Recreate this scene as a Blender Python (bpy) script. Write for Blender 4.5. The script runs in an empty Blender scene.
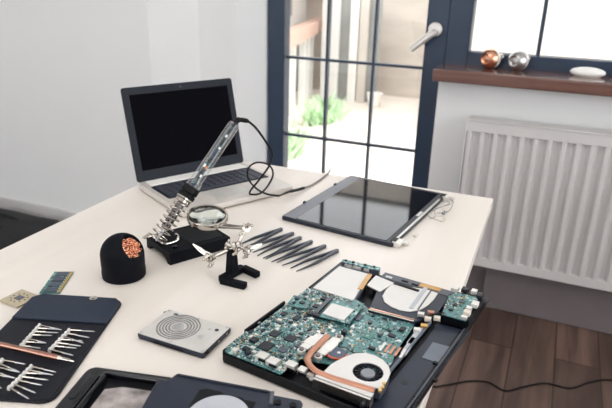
import bpy, bmesh, math, random
from mathutils import Vector, Matrix, Euler
random.seed(7)
PI = math.pi
TZ = 0.74                       # height of the table top
scene = bpy.context.scene
COL = scene.collection

# ------------------------------------------------------------------ materials
def lin(c):
    return tuple((x/12.92 if x <= .04045 else ((x+.055)/1.055)**2.4) for x in (v/255 for v in c))

def mat(name, rgb, rough=.5, metal=0., var=.0, scale=30., bump=0., bscale=200., spec=.5, coat=0., stretch=None):
    m = bpy.data.materials.new(name); m.use_nodes = True
    nt = m.node_tree; b = nt.nodes['Principled BSDF']
    c = lin(rgb) + (1,)
    b.inputs['Base Color'].default_value = c
    b.inputs['Roughness'].default_value = rough
    b.inputs['Metallic'].default_value = metal
    b.inputs['Specular IOR Level'].default_value = spec
    b.inputs['Coat Weight'].default_value = coat
    tc = nt.nodes.new('ShaderNodeTexCoord')
    src = tc.outputs['Object']
    if stretch:
        mp = nt.nodes.new('ShaderNodeMapping'); mp.inputs['Scale'].default_value = stretch
        nt.links.new(src, mp.inputs['Vector']); src = mp.outputs['Vector']
    if var:
        n = nt.nodes.new('ShaderNodeTexNoise'); n.inputs['Scale'].default_value = scale; n.inputs['Detail'].default_value = 5
        nt.links.new(src, n.inputs['Vector'])
        r = nt.nodes.new('ShaderNodeValToRGB')
        r.color_ramp.elements[0].position = .3; r.color_ramp.elements[1].position = .7
        r.color_ramp.elements[0].color = tuple(max(0, x*(1-var)) for x in c[:3]) + (1,)
        r.color_ramp.elements[1].color = tuple(min(1, x*(1+var)) for x in c[:3]) + (1,)
        nt.links.new(n.outputs['Fac'], r.inputs['Fac']); nt.links.new(r.outputs['Color'], b.inputs['Base Color'])
    if bump:
        n2 = nt.nodes.new('ShaderNodeTexNoise'); n2.inputs['Scale'].default_value = bscale; n2.inputs['Detail'].default_value = 3
        nt.links.new(src, n2.inputs['Vector'])
        bp = nt.nodes.new('ShaderNodeBump'); bp.inputs['Strength'].default_value = bump; bp.inputs['Distance'].default_value = .002
        nt.links.new(n2.outputs['Fac'], bp.inputs['Height']); nt.links.new(bp.outputs['Normal'], b.inputs['Normal'])
    return m

def thin_glass(name, tint, refl=.08, rough=.01, rim=None, top=.9):
    """clear thin sheet: mostly transparent, Fresnel reflection"""
    m = bpy.data.materials.new(name); m.use_nodes = True
    nt = m.node_tree; nt.nodes.clear()
    out = nt.nodes.new('ShaderNodeOutputMaterial'); mx = nt.nodes.new('ShaderNodeMixShader')
    tr = nt.nodes.new('ShaderNodeBsdfTransparent'); gl = nt.nodes.new('ShaderNodeBsdfGlossy')
    tr.inputs['Color'].default_value = tuple(tint) + (1,); gl.inputs['Roughness'].default_value = rough
    gl.inputs['Color'].default_value = (1,1,1,1)
    lw = nt.nodes.new('ShaderNodeLayerWeight'); lw.inputs['Blend'].default_value = .25 if rim is None else rim
    mr = nt.nodes.new('ShaderNodeMapRange'); mr.inputs['To Min'].default_value = refl; mr.inputs['To Max'].default_value = top
    nt.links.new(lw.outputs['Fresnel' if rim is None else 'Facing'], mr.inputs['Value'])
    nt.links.new(mr.outputs['Result'], mx.inputs['Fac'])
    nt.links.new(tr.outputs[0], mx.inputs[1]); nt.links.new(gl.outputs[0], mx.inputs[2]); nt.links.new(mx.outputs[0], out.inputs['Surface'])
    return m

def wood(name, c1, c2, rough, plank=None, grain=6., axis='Y', gap=(0.02,0.015,0.012)):
    m = bpy.data.materials.new(name); m.use_nodes = True
    nt = m.node_tree; b = nt.nodes['Principled BSDF']; b.inputs['Roughness'].default_value = rough
    L = nt.links.new
    tc = nt.nodes.new('ShaderNodeTexCoord'); mp = nt.nodes.new('ShaderNodeMapping')
    mp.inputs['Scale'].default_value = {'Y': (grain*6, grain*.5, grain*6), 'X': (grain*.5, grain*6, grain*6)}[axis]
    L(tc.outputs['Object'], mp.inputs['Vector'])
    n = nt.nodes.new('ShaderNodeTexNoise'); n.inputs['Scale'].default_value = 1.2; n.inputs['Detail'].default_value = 6; n.inputs['Distortion'].default_value = .6
    r = nt.nodes.new('ShaderNodeValToRGB'); r.color_ramp.elements[0].position = .3; r.color_ramp.elements[1].position = .72
    r.color_ramp.elements[0].color = lin(c1)+(1,); r.color_ramp.elements[1].color = lin(c2)+(1,)
    L(n.outputs['Fac'], r.inputs['Fac'])
    col = r.outputs['Color']; vec = mp.outputs['Vector']
    if plank:
        br = nt.nodes.new('ShaderNodeTexBrick'); br.inputs['Scale'].default_value = 1.
        br.inputs['Brick Width'].default_value = 1.9; br.inputs['Row Height'].default_value = plank
        br.inputs['Mortar Size'].default_value = .0025; br.inputs['Color1'].default_value = (.55,.55,.55,1); br.inputs['Color2'].default_value = (1.25,1.25,1.25,1)
        br.inputs['Mortar'].default_value = (.25,.22,.2,1); br.inputs['Bias'].default_value = 0
        m2 = nt.nodes.new('ShaderNodeMapping'); m2.inputs['Rotation'].default_value = (0,0,PI/2)
        L(tc.outputs['Object'], m2.inputs['Vector']); L(m2.outputs['Vector'], br.inputs['Vector'])
        mx = nt.nodes.new('ShaderNodeMix'); mx.data_type = 'RGBA'; mx.blend_type = 'MULTIPLY'; mx.inputs[0].default_value = 1
        L(col, mx.inputs[6]); L(br.outputs['Color'], mx.inputs[7]); col = mx.outputs[2]
        ad = nt.nodes.new('ShaderNodeVectorMath'); ad.operation = 'ADD'
        L(mp.outputs['Vector'], ad.inputs[0])
        sc = nt.nodes.new('ShaderNodeVectorMath'); sc.operation = 'SCALE'; sc.inputs['Scale'].default_value = 40
        L(br.outputs['Color'], sc.inputs[0]); L(sc.outputs[0], ad.inputs[1]); vec = ad.outputs[0]
    L(vec, n.inputs['Vector'])
    L(col, b.inputs['Base Color'])
    return m

def pcb_mat(name, base, dark, light, scale=160.):
    m = bpy.data.materials.new(name); m.use_nodes = True
    nt = m.node_tree; b = nt.nodes['Principled BSDF']; L = nt.links.new
    b.inputs['Roughness'].default_value = .38
    tc = nt.nodes.new('ShaderNodeTexCoord')
    v = nt.nodes.new('ShaderNodeTexVoronoi'); v.distance = 'MANHATTAN'; v.inputs['Scale'].default_value = scale
    L(tc.outputs['Object'], v.inputs['Vector'])
    r = nt.nodes.new('ShaderNodeValToRGB'); r.color_ramp.interpolation = 'CONSTANT'
    e = r.color_ramp.elements; e[0].position = 0; e[0].color = lin(base)+(1,); e[1].position = .42; e[1].color = lin(dark)+(1,)
    for p, c in ((.58, base), (.72, light), (.8, base)):
        x = e.new(p); x.color = lin(c)+(1,)
    sp = nt.nodes.new('ShaderNodeSeparateColor'); L(v.outputs['Color'], sp.inputs[0]); L(sp.outputs[0], r.inputs['Fac'])
    # fine traces
    w = nt.nodes.new('ShaderNodeTexWave'); w.inputs['Scale'].default_value = 150; w.inputs['Distortion'].default_value = 3.5; w.inputs['Detail'].default_value = 1
    L(tc.outputs['Object'], w.inputs['Vector'])
    r2 = nt.nodes.new('ShaderNodeValToRGB'); r2.color_ramp.elements[0].position = .72; r2.color_ramp.elements[1].position = .86
    L(w.outputs['Fac'], r2.inputs['Fac'])
    mu = nt.nodes.new('ShaderNodeMath'); mu.operation = 'MULTIPLY'; mu.inputs[1].default_value = .45; L(r2.outputs['Color'], mu.inputs[0])
    mx = nt.nodes.new('ShaderNodeMix'); mx.data_type = 'RGBA'; L(mu.outputs[0], mx.inputs[0]); L(r.outputs['Color'], mx.inputs[6])
    mx.inputs[7].default_value = lin(light)+(1,)
    L(mx.outputs[2], b.inputs['Base Color'])
    return m

M = dict(
    wall=mat('white_wall_paint', (230,231,231), .85, var=.015, scale=2.2, bump=.05, bscale=60),
    ceiling=mat('ceiling_paint', (235,234,232), .9, var=.01, scale=3),
    trim=mat('painted_skirting', (205,203,202), .6, var=.02, scale=6),
    skirting_grey=mat('grey_brown_skirting', (112,104,106), .6, var=.08, scale=7),
    radiator=mat('radiator_enamel', (206,203,202), .42, var=.01, scale=8),
    frame=mat('navy_frame_paint', (34,52,74), .42, var=.06, scale=14),
    sill=wood('reddish_oak', (92,58,50), (122,84,72), .22, None, 5., 'X'),
    floor=wood('dark_floorboards', (74,56,50), (118,94,84), .42, .14, 3.2, 'Y'),
    table=wood('pale_birch_top', (219,211,202), (229,222,215), .42, None, 1.6, 'Y'),
    table_edge=mat('pale_edge_band', (226,216,202), .5, var=.02, scale=20),
    black_metal=mat('black_powder_coat', (18,19,24), .5, var=.05, scale=60, spec=.3),
    black=mat('black_plastic', (7,8,14), .45, var=.08, scale=90, spec=.2),
    black_matte=mat('matte_black_plastic', (7,9,17), .6, var=.08, scale=120, bump=.1, bscale=900, spec=.12),
    black_gloss=mat('glossy_black_plastic', (13,14,20), .12, var=.05, scale=60),
    screen=mat('dark_display_glass', (4,4,10), .4, var=.02, scale=9, spec=.02),
    lcd=mat('glossy_display_glass', (10,11,15), .05, var=.02, scale=9, spec=.2),
    navy=mat('charcoal_bezel', (32,36,48), .42, var=.05, scale=50, spec=.3),
    hub=mat('grey_fan_hub', (128,131,138), .5, var=.04, scale=60),
    bay_patch=mat('pale_grey_patch', (98,106,118), .45, var=.05, scale=60),
    strip=mat('matte_grey_strip', (112,115,124), .5, var=.04, scale=60),
    lid=mat('dark_lid_bezel', (20,25,36), .45, var=.05, scale=50, spec=.2),
    key=mat('grey_black_key', (58,61,72), .5, var=.05, scale=80),
    grey_plastic=mat('grey_plastic', (84,88,98), .5, var=.05, scale=70),
    tray=mat('dark_blue_grey_plastic', (32,39,54), .42, var=.08, scale=60, bump=.08, bscale=700, spec=.35),
    mid=mat('slate_plastic', (62,67,80), .45, var=.06, scale=60),
    alu=mat('pale_aluminium', (206,200,194), .4, .25, var=.02, scale=40),
    silver=mat('brushed_aluminium', (205,204,203), .34, .75, var=.03, scale=40),
    chrome=mat('polished_chrome', (200,194,186), .16, 1., var=.05, scale=50),
    steel=mat('satin_steel', (200,200,200), .3, 1., var=.06, scale=120),
    groove=mat('grey_groove', (132,130,130), .35, .6, var=.05, scale=100),
    barrel=mat('dull_grey_steel', (120,114,112), .35, .7, var=.1, scale=200),
    tin=mat('tin_plate', (216,213,208), .4, .55, var=.05, scale=60),
    white_plate=mat('white_sticker_film', (216,214,211), .45, var=.015, scale=40),
    white=mat('white_plastic', (238,236,233), .35, var=.01, scale=40),
    off_white=mat('ivory_plastic', (214,206,192), .45, var=.04, scale=80),
    copper=mat('copper', (190,136,112), .4, .6, var=.06, scale=60),
    copper_bright=mat('bright_copper', (240,178,146), .22, 1., var=.05, scale=60),
    rose=mat('rose_gold', (180,138,122), .25, .9, var=.05, scale=60),
    amber=mat('amber_film', (196,150,84), .4, var=.1, scale=80),
    gold=mat('gold_contact', (206,166,98), .3, .8, var=.06, scale=150),
    chip=mat('black_epoxy', (30,33,42), .4, var=.12, scale=200, spec=.3),
    chip_grey=mat('grey_epoxy', (66,72,86), .42, var=.1, scale=200),
    orange=mat('orange_wire', (224,112,44), .45, var=.04, scale=80),
    red=mat('red_wire', (176,44,36), .45, var=.04, scale=80),
    blue=mat('blue_disc', (28,46,78), .3, var=.2, scale=150),
    gunmetal=mat('gunmetal_coating', (72,76,86), .4, .3, var=.06, scale=80),
    rubber=mat('black_rubber', (9,10,14), .55, var=.06, scale=60, spec=.25),
    cable_grey=mat('grey_cable', (120,116,112), .5, var=.05, scale=60),
    pcb=pcb_mat('green_circuit_board', (42,112,110), (18,48,58), (160,186,188), 230),
    pcb_dark=pcb_mat('dark_green_circuit_board', (34,100,94), (20,60,60), (130,170,160), 220),
    pcb_deep=pcb_mat('deep_teal_circuit_board', (16,44,52), (8,20,30), (60,110,110), 220),
    khaki=mat('khaki_substrate', (176,164,140), .45, var=.05, scale=120),
    leather=mat('black_textured_leatherette', (20,22,31), .55, var=.1, scale=160, spec=.25, bump=.35, bscale=700),
    leather_flap=mat('charcoal_textured_leatherette', (34,44,60), .55, var=.08, scale=160, spec=.3, bump=.35, bscale=700),
    door_glass=thin_glass('window_glass', (.97,.98,.98), .03),
    clear=thin_glass('clear_acrylic', (.97,.98,.98), .02, .06, rim=.2, top=.95),
    film=thin_glass('clear_film', (.9,.9,.9), .2, .12, rim=.3),
    paving=mat('pale_paving', (226,216,206), .9, var=.06, scale=3),
    grass=mat('grass_blade', (182,210,172), .8, var=.25, scale=5),
    garden_wall=mat('sand_garden_wall', (204,195,186), .9, var=.12, scale=1.6, stretch=(1,1,4)),
    planks=mat('whitewashed_planks', (232,232,230), .8, var=.06, scale=5, stretch=(8,8,.6)),
    dark_gap=mat('grey_opening_fill', (150,152,150), .8, var=.12, scale=5),  # one grey for the dark gaps, fence backing and outbuilding window
    beam=mat('pinkish_timber', (200,168,154), .8, var=.08, scale=6),
    facade=mat('pale_render', (202,196,188), .9, var=.05, scale=2),
    bag=mat('black_nylon', (14,15,19), .7, var=.2, scale=20, bump=.5, bscale=60),
    photo=mat('marbled_grey_film', (150,142,140), .25, var=.6, scale=45),
    blue_grey=mat('blue_grey_label', (176,180,187), .45, var=.03, scale=50),
)

def glass_lens():
    m = bpy.data.materials.new('lens_glass'); m.use_nodes = True
    b = m.node_tree.nodes['Principled BSDF']
    b.inputs['Base Color'].default_value = (.86,.95,.92,1); b.inputs['Roughness'].default_value = .02
    b.inputs['Transmission Weight'].default_value = 1; b.inputs['IOR'].default_value = 1.5
    return m
M['lens'] = glass_lens()

# ------------------------------------------------------------------ mesh builder
class MB:
    def __init__(s): s.bm = bmesh.new(); s.mi = 0
    def _tag(s, n0):
        for f in list(s.bm.faces)[n0:]: f.material_index = s.mi
    def box(s, c, d, rot=0., R=None):
        n0 = len(s.bm.faces)
        mt = Matrix.Translation(c) @ (R if R is not None else Matrix.Rotation(rot, 4, 'Z')) @ Matrix.Diagonal((d[0], d[1], d[2], 1))
        bmesh.ops.create_cube(s.bm, size=1, matrix=mt); s._tag(n0); return s
    def bar(s, p, q, w, h, up=(0,0,1)):
        p, q = Vector(p), Vector(q); x = (q-p).normalized(); y = Vector(up).cross(x).normalized(); z = x.cross(y)
        R = Matrix((x, y, z)).transposed().to_4x4()
        return s.box((p+q)/2, ((q-p).length, w, h), R=R)
    def cyl(s, p, q, r, n=16, r2=None, caps=True):
        n0 = len(s.bm.faces)
        p, q = Vector(p), Vector(q); d = q-p
        mt = Matrix.Translation((p+q)/2) @ d.to_track_quat('Z', 'Y').to_matrix().to_4x4()
        bmesh.ops.create_cone(s.bm, cap_ends=caps, segments=n, radius1=r, radius2=r if r2 is None else r2, depth=d.length, matrix=mt)
        s._tag(n0); return s
    def sphere(s, c, r, n=14, sc=(1,1,1), R=None):
        n0 = len(s.bm.faces)
        mt = Matrix.Translation(c) @ (R if R is not None else Matrix()) @ Matrix.Diagonal((sc[0], sc[1], sc[2], 1))
        bmesh.ops.create_uvsphere(s.bm, u_segments=n, v_segments=max(6, n//2), radius=r, matrix=mt); s._tag(n0); return s
    def tube(s, pts, r, n=8, closed=False):
        n0 = len(s.bm.faces)
        pts = [Vector(p) for p in pts]; N = len(pts); rings = []
        up = None
        for i, p in enumerate(pts):
            a = pts[(i-1) % N] if (closed or i > 0) else p
            b = pts[(i+1) % N] if (closed or i < N-1) else p
            t = (b-a).normalized()
            if up is None:
                up = Vector((0,0,1)) if abs(t.z) < .9 else Vector((1,0,0))
            x = up.cross(t)
            if x.length < 1e-6: x = t.orthogonal()
            x.normalize(); y = t.cross(x); up = y
            rr = r[i] if isinstance(r, (list, tuple)) else r
            rings.append([s.bm.verts.new(p + (x*math.cos(2*PI*k/n) + y*math.sin(2*PI*k/n))*rr) for k in range(n)])
        for i in range(N if closed else N-1):
            A, B = rings[i], rings[(i+1) % N]
            for k in range(n): s.bm.faces.new((A[k], A[(k+1) % n], B[(k+1) % n], B[k]))
        if not closed:
            s.bm.faces.new(rings[0][::-1]); s.bm.faces.new(rings[-1])
        s._tag(n0); return s
    def plate(s, outline, z0, z1, holes=()):
        n0 = len(s.bm.faces)
        es = []
        for loop in [outline] + list(holes):
            vs = [s.bm.verts.new((x[0], x[1], z0)) for x in loop]
            for i in range(len(vs)): es.append(s.bm.edges.new((vs[i], vs[(i+1) % len(vs)])))
        g = bmesh.ops.triangle_fill(s.bm, use_beauty=True, use_dissolve=not holes, edges=es)
        fs = [f for f in g['geom'] if isinstance(f, bmesh.types.BMFace)]
        e = bmesh.ops.extrude_face_region(s.bm, geom=fs)
        bmesh.ops.translate(s.bm, vec=(0,0,z1-z0), verts=[v for v in e['geom'] if isinstance(v, bmesh.types.BMVert)])
        s._tag(n0); return s
    def lathe(s, prof, n=32, mtx=None):
        n0 = len(s.bm.faces); mtx = mtx or Matrix(); rings = []
        for r, z in prof:
            if r < 1e-7: rings.append([s.bm.verts.new(mtx @ Vector((0,0,z)))])
            else: rings.append([s.bm.verts.new(mtx @ Vector((r*math.cos(2*PI*k/n), r*math.sin(2*PI*k/n), z))) for k in range(n)])
        for A, B in zip(rings, rings[1:]):
            for k in range(n):
                a0, a1 = A[k % len(A)], A[(k+1) % len(A)]; b0, b1 = B[k % len(B)], B[(k+1) % len(B)]
                vs = []
                for v in (a0, a1, b1, b0):
                    if v not in vs: vs.append(v)
                if len(vs) >= 3: s.bm.faces.new(vs)
        s._tag(n0); return s
    def build(s, name, m, parent=None, loc=None, rz=0., bevel=0., seg=2, smooth=35):
        bm = s.bm
        bmesh.ops.recalc_face_normals(bm, faces=bm.faces)
        me = bpy.data.meshes.new(name); bm.to_mesh(me); bm.free()
        for x in (m if isinstance(m, (list, tuple)) else [m]): me.materials.append(M[x] if isinstance(x, str) else x)
        if smooth:
            for p in me.polygons: p.use_smooth = True
            me.set_sharp_from_angle(angle=math.radians(smooth))
        o = bpy.data.objects.new(name, me); COL.objects.link(o)
        if parent is not None: o.parent = parent
        if loc is not None: o.location = loc
        o.rotation_euler.z = rz
        if bevel:
            b = o.modifiers.new('bevel', 'BEVEL'); b.width = bevel; b.segments = seg; b.limit_method = 'ANGLE'; b.angle_limit = math.radians(40)
        return o

M['sill'].node_tree.nodes['Principled BSDF'].inputs['Coat Weight'].default_value = .8
M['sill'].node_tree.nodes['Principled BSDF'].inputs['Coat Roughness'].default_value = .2
def tag(o, label, cat, group=None, kind=None):
    o['label'] = label; o['category'] = cat
    if group: o['group'] = group
    if kind: o['kind'] = kind
    return o
def thing(name, label, cat, loc, rz=0., group=None):
    o = bpy.data.objects.new(name, None); COL.objects.link(o); o.location = loc; o.rotation_euler = (0,0,rz); o.empty_display_size = .02
    return tag(o, label, cat, group)
def struct(o): o['kind'] = 'structure'; return o
def copy_tree(o, parent=None):
    c = o.copy(); COL.objects.link(c)
    if parent is not None: c.parent = parent
    for ch in list(o.children): copy_tree(ch, c)
    return c
def circle(c, r, n=28, r2=None, a0=0., a1=2*PI):
    full = abs(a1-a0-2*PI) < 1e-6
    return [(c[0]+r*math.cos(a0+(a1-a0)*k/(n if full else n-1)), c[1]+(r2 or r)*math.sin(a0+(a1-a0)*k/(n if full else n-1))) for k in range(n)]
def rrect(x0, y0, x1, y1, r, n=5):
    out = []
    for cx, cy, a in ((x1-r, y1-r, 0), (x0+r, y1-r, PI/2), (x0+r, y0+r, PI), (x1-r, y0+r, 3*PI/2)):
        for k in range(n): out.append((cx+r*math.cos(a+PI/2*k/(n-1)), cy+r*math.sin(a+PI/2*k/(n-1))))
    return out
def spline(pts, sub=8, closed=False):
    P = [Vector(p) for p in pts]; out = []; N = len(P)
    for i in range(N if closed else N-1):
        p0 = P[(i-1) % N] if (closed or i > 0) else P[0]*2-P[1]
        p1 = P[i]; p2 = P[(i+1) % N]; p3 = P[(i+2) % N] if (closed or i+2 < N) else P[-1]*2-P[-2]
        for k in range(sub):
            t = k/sub
            out.append(.5*((2*p1)+(p2-p0)*t+(2*p0-5*p1+4*p2-p3)*t*t+(3*p1-p0-3*p2+p3)*t**3))
    if not closed: out.append(P[-1])
    return out
def V2(p, z): return Vector((p[0], p[1], z))

# ------------------------------------------------------------------ the room
CEIL = 2.9
struct(MB().box((-.4, -.3, -.05), (6.4, 5.05, .1)).build('floor', 'floor', smooth=0))
struct(MB().box((-.4, -.3, CEIL+.05), (6.4, 5.4, .1)).build('ceiling', 'ceiling', smooth=0))
# wall with the door and the window
wl = MB().plate([(-3.6,2.05),(-1.56,2.05),(-1.42,2.2),(-1.24,2.2),(-1.15,2.3),(-1.15,2.5),(-3.6,2.5)], 0, CEIL)
struct(wl.build('wall_back', 'wall', smooth=0))
struct(MB().plate([(-1.15,2.3),(-.403,2.3),(-.403,2.2),(2.8,2.2),(2.8,2.5),(-1.15,2.5)], 2.42, CEIL).build('wall_lintel', 'wall', smooth=0))
struct(MB().plate([(-.403,2.2),(2.8,2.2),(2.8,2.42),(-.403,2.42)], 0, .85).build('wall_window', 'wall', smooth=0))
struct(MB().plate([(1.5,2.2),(2.8,2.2),(2.8,2.5),(1.5,2.5)], .85, 2.42).build('wall_corner', 'wall', smooth=0))
struct(MB().box((2.85,-.3,.4),(.1,5.4,.8)).box((2.85,-.3,2.65),(.1,5.4,.5)).box((2.85,2.15,1.6),(.1,.5,1.6)).box((2.85,-2.5,1.6),(.1,1.0,1.6)).build('wall_right', 'wall', smooth=0))  # unseen window opening added here to bring more daylight into the room
rw_ = MB().box((-.4,-2.85,.5),(6.4,.1,1.0)).box((-.4,-2.85,2.75),(6.4,.1,.3)).box((1.1,-2.85,1.8),(3.4,.1,1.6)).box((-3.45,-2.85,1.8),(.3,.1,1.6))  # rear wall with an added, unseen opening for extra daylight
struct(rw_.build('wall_rear', 'wall', smooth=0))
struct(MB().box((-3.65, -.3, CEIL/2), (.1, 5.4, CEIL)).build('wall_left', 'wall', smooth=0))
struct(MB().plate([(-3.6,2.05),(-1.56,2.05),(-1.56,2.032),(-3.6,2.032)], 0, .085).build('baseboard_left', 'trim', bevel=.006))
struct(MB().plate([(-.403,2.2),(2.8,2.2),(2.8,2.18),(-.403,2.18)], 0, .19).build('baseboard_right', 'skirting_grey', bevel=.004))
struct(MB().plate([(-.14,2.18),(2.8,2.18),(2.8,2.145),(-.14,2.145)], 0, .17).build('trim_2', 'skirting_grey', bevel=.004))
struct(MB().box((1.193, 2.205, .876), (3.21, .19, .043)).build('trim_1', 'sill', bevel=.006))

# door: dark stiles, three columns of panes
DY = 2.32
door = bpy.data.objects.new('door_1', None); COL.objects.link(door); door.location = (-.77, DY, 0); struct(door)
f = MB()
f.box((-.335,0,1.2),(.075,.06,2.4)); f.box((.325,0,1.2),(.085,.06,2.4)); f.box((0,0,2.36),(.74,.056,.09)); f.box((0,0,.08),(.74,.056,.16))
f.build('door_frame', 'frame', door, bevel=.004)
for x in (-.115, .082): MB().box((x,0,1.24),(.010,.022,2.2)).build('muntin', 'frame', door)
for z in (.537, .868, 1.2, 1.53, 1.86): MB().box((-.005,0,z),(.58,.02,.010)).build('muntin', 'frame', door)
MB().box((-.005,.004,1.24),(.6,.004,2.2)).build('glass', 'door_glass', door, smooth=0)
h = MB(); hx, hz = .318, 1.005
h.cyl((hx,-.03,hz+.01),(hx,-.040,hz+.01),.026,24); h.cyl((hx,-.03,hz),(hx,-.075,hz),.012); h.tube([(hx+.004,-.07,hz+.003),(hx-.014,-.080,hz-.012),(hx-.072,-.082,hz-.062)],[.0135,.013,.0115],10)
hd = h.build('door_handle', 'tin', door, bevel=.003); hd['label'] = 'silver lever door handle'

# window beside the door
win = bpy.data.objects.new('window_1', None); COL.objects.link(win); win.location = (.46, DY, 0); struct(win)
f = MB()
f.box((-.825,0,1.64),(.085,.07,1.56)); f.box((.99,0,1.64),(.08,.07,1.56)); f.box((.08,0,2.38),(1.9,.066,.08)); f.box((.08,0,.912),(1.9,.066,.064))
f.build('window_frame', 'frame', win, bevel=.004)
for x in (-.545, -.29, -.035, .22, .475, .73): MB().box((x,0,1.65),(.013,.026,1.46)).build('muntin', 'frame', win)
for z in (1.28, 1.62, 1.96): MB().box((.08,0,z),(1.76,.02,.014)).build('muntin', 'frame', win)
MB().box((.08,.004,1.65),(1.76,.004,1.46)).build('glass', 'door_glass', win, smooth=0)

# radiator under the sill
rad = thing('radiator', 'white ribbed panel radiator on the wall under the wooden windowsill', 'radiator', (.30, 2.12, .195))
r = MB(); PIT = .0440; n = 26; pro = []
for i in range(n):
    x0 = -.565+i*PIT
    pro += [(x0, -.002), (x0+PIT*.30, -.002), (x0+PIT*.48, .015), (x0+PIT*.80, .015)]
pro += [(-.565+n*PIT, 0)]
fr = [(x, y-.03) for x, y in pro]
r.plate(fr + [(fr[-1][0], -.01), (fr[0][0], -.01)], .028, .505)
r.box((.007, -.022, .017), (1.15, .020, .034)); r.box((.007,-.022,.523),(1.15,.020,.04))
r.build('front_panel', 'radiator', rad, bevel=.002, seg=3, smooth=40)
MB().box((.007,.02,.27),(1.14,.02,.5)).build('back_panel', 'radiator', rad)
MB().box((.007,0,.543),(1.155,.07,.006)).build('top_grille', 'radiator', rad, bevel=.002)
for x in (-.571, .585): MB().box((x,0,.27),(.006,.066,.535)).build('side_panel', 'radiator', rad, bevel=.002)
for x in (-.42, .43): MB().box((x,.054,.3),(.04,.046,.3)).build('wall_bracket', 'radiator', rad)

# things on the sill
SZ = .8977
def lamp(name, label, crown, loc, rz):
    t = thing(name, label, 'light bulb', loc, rz, 'light bulbs on the windowsill')
    R = Matrix.Rotation(-PI/2, 4, 'X')          # axis towards the room is local -y
    mt = Matrix.Translation((0,0,.031)) @ Matrix.Rotation(PI/2, 4, 'X')
    MB().lathe([(.0135*1.0,-.030)] + [(.031*math.cos(a), .031*math.sin(a)) for a in [math.radians(d) for d in (-62,-45,-25,-8,6)]], 24, mt).build('bulb_glass', 'white', t)
    MB().lathe([(.031*math.cos(a)+.0003, .031*math.sin(a)) for a in [math.radians(d) for d in (4,15,30,45,58)]] + [(.014,.0235),(.011,.021),(.006,.0225),(0,.0235)], 24, mt).build('mirrored_crown', crown, t)
    MB().lathe([(0,-.055),(.009,-.055),(.0125,-.05),(.0133,-.044),(.0125,-.041),(.0133,-.037),(.0135,-.029),(.0,-.028)], 20, mt).build('screw_base', 'chrome', t)
    return t
lamp('light_bulb', 'small copper crowned light bulb lying on the windowsill nearest the door', 'copper_bright', (-0.2353, 2.2300, 0.9274), math.radians(-32))
lamp('light_bulb', 'small silver crowned light bulb lying right of the copper one', 'steel', (-0.1421, 2.2300, 0.9242), math.radians(-28))
for o in [x for x in COL.objects if x.name.startswith('light_bulb')]: o.location.z = SZ; o.scale = (1.12,)*3
mo = thing('computer_mouse', 'white rounded plastic mouse lying on the windowsill', 'mouse', (0.0829, 2.2250, 0.9159), 0); mo.location.z = SZ
m_ = MB(); m_.sphere((0,0,.0135), 1, 28, (.056,.030,.0175))
for v in m_.bm.verts: v.co.z = max(.002, v.co.z)
m_.build('shell', 'white', mo, smooth=60); MB().plate(circle((0,0),.040,28,.021), 0, .0025).build('underside', 'off_white', mo)
sp = thing('cable_spool', 'small dull pink spool at the right end of the windowsill', 'spool', (.195, 2.22, SZ), 0)
MB().cyl((0,0,0),(0,0,.004),.021,20).cyl((0,0,.028),(0,0,.032),.021,20).cyl((0,0,.002),(0,0,.03),.009,14).build('reel', 'cable_grey', sp)
MB().cyl((0,0,.004),(0,0,.028),.017,20).build('wound_cable', 'rose', sp)

# floor cable and bag
cab = [(-0.2304, 1.5684, 0.0000), (-0.1730, 1.5952, 0.0000), (-0.1100, 1.6462, 0.0000), (-0.0511, 1.6682, 0.0000), (0.0028, 1.6479, 0.0000), (0.0501, 1.6884, 0.0000), (0.1157, 1.7405, 0.0000), (0.1892, 1.7479, 0.0000), (0.2479, 1.8076, 0.0000), (0.3134, 1.8493, 0.0000), (.45,1.86,0), (.7,1.8,0)]
tag(MB().tube(spline([(p[0],p[1],.0028) for p in [(-.45,1.56,0)]+cab],8), .0028, 8).build('power_cord', 'rubber'), 'thin black cord wriggling across the dark floorboards', 'cord')
bg = thing('duffel_bag', 'black nylon bag slumped on the floor by the left skirting board', 'bag', (-2.35, 1.80, 0), .05)
b_ = MB(); b_.sphere((0,0,.038), 1, 28, (.62,.19,.045))
for v in b_.bm.verts:
    v.co.z = max(0.002, v.co.z + .006*math.sin(v.co.x*19)*math.cos(v.co.y*23)); 
b_.build('body', 'bag', bg, smooth=180)
for y in (-.05, .05): MB().tube(spline([(-.13,y,.075),(-.08,y,.090),(0,y,.094),(.08,y,.090),(.13,y,.075)]), .007, 8).build('handle', 'bag', bg)

# ------------------------------------------------------------------ outside
OUT = -.12
struct(MB().box((0, 8, OUT-.05), (24, 11.2, .1)).build('ground', 'paving', smooth=0))
struct(MB().plate([(-3.6,6.85),(6,6.85),(6,7.1),(-3.6,7.1)], OUT, 3.0).build('garden_wall', 'garden_wall', smooth=0))
sh = thing('timber_building', 'low whitewashed timber outbuilding with a pinkish beam, seen through the left panes of the door', 'building', (-2.117, 4.6, OUT), math.radians(103.3))
MB().box((1.65,.75,.62),(5.4,1.0,1.24)).build('wall', 'planks', sh)
for x, w_ in ((.42,.62),(1.0,.40),(1.72,.20)): MB().box((x,.24,.36),(w_,.03,.60)).build('opening', 'dark_gap', sh)
for x in (.0,.76,1.30,1.56,1.84): MB().box((x,.1,.36),(.07,.06,.72)).build('post', 'planks', sh)
MB().box((1.65,.06,.78),(5.45,.12,.13)).build('beam', 'beam', sh)
MB().box((1.05,.24,1.04),(.6,.03,.26)).build('window', 'dark_gap', sh)
MB().box((1.65,.72,1.27),(5.6,1.5,.06)).build('roof', 'facade', sh)
fn = thing('board_fence', 'pale board fence with grey gaps between the outbuilding and the garden wall', 'fence', (-2.1, 6.3, OUT))
fx0, fx1 = (-2.4811, 6.3000, 0.3049)[0]+2.1, (-1.8355, 6.3000, 0.3536)[0]+2.1
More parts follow.
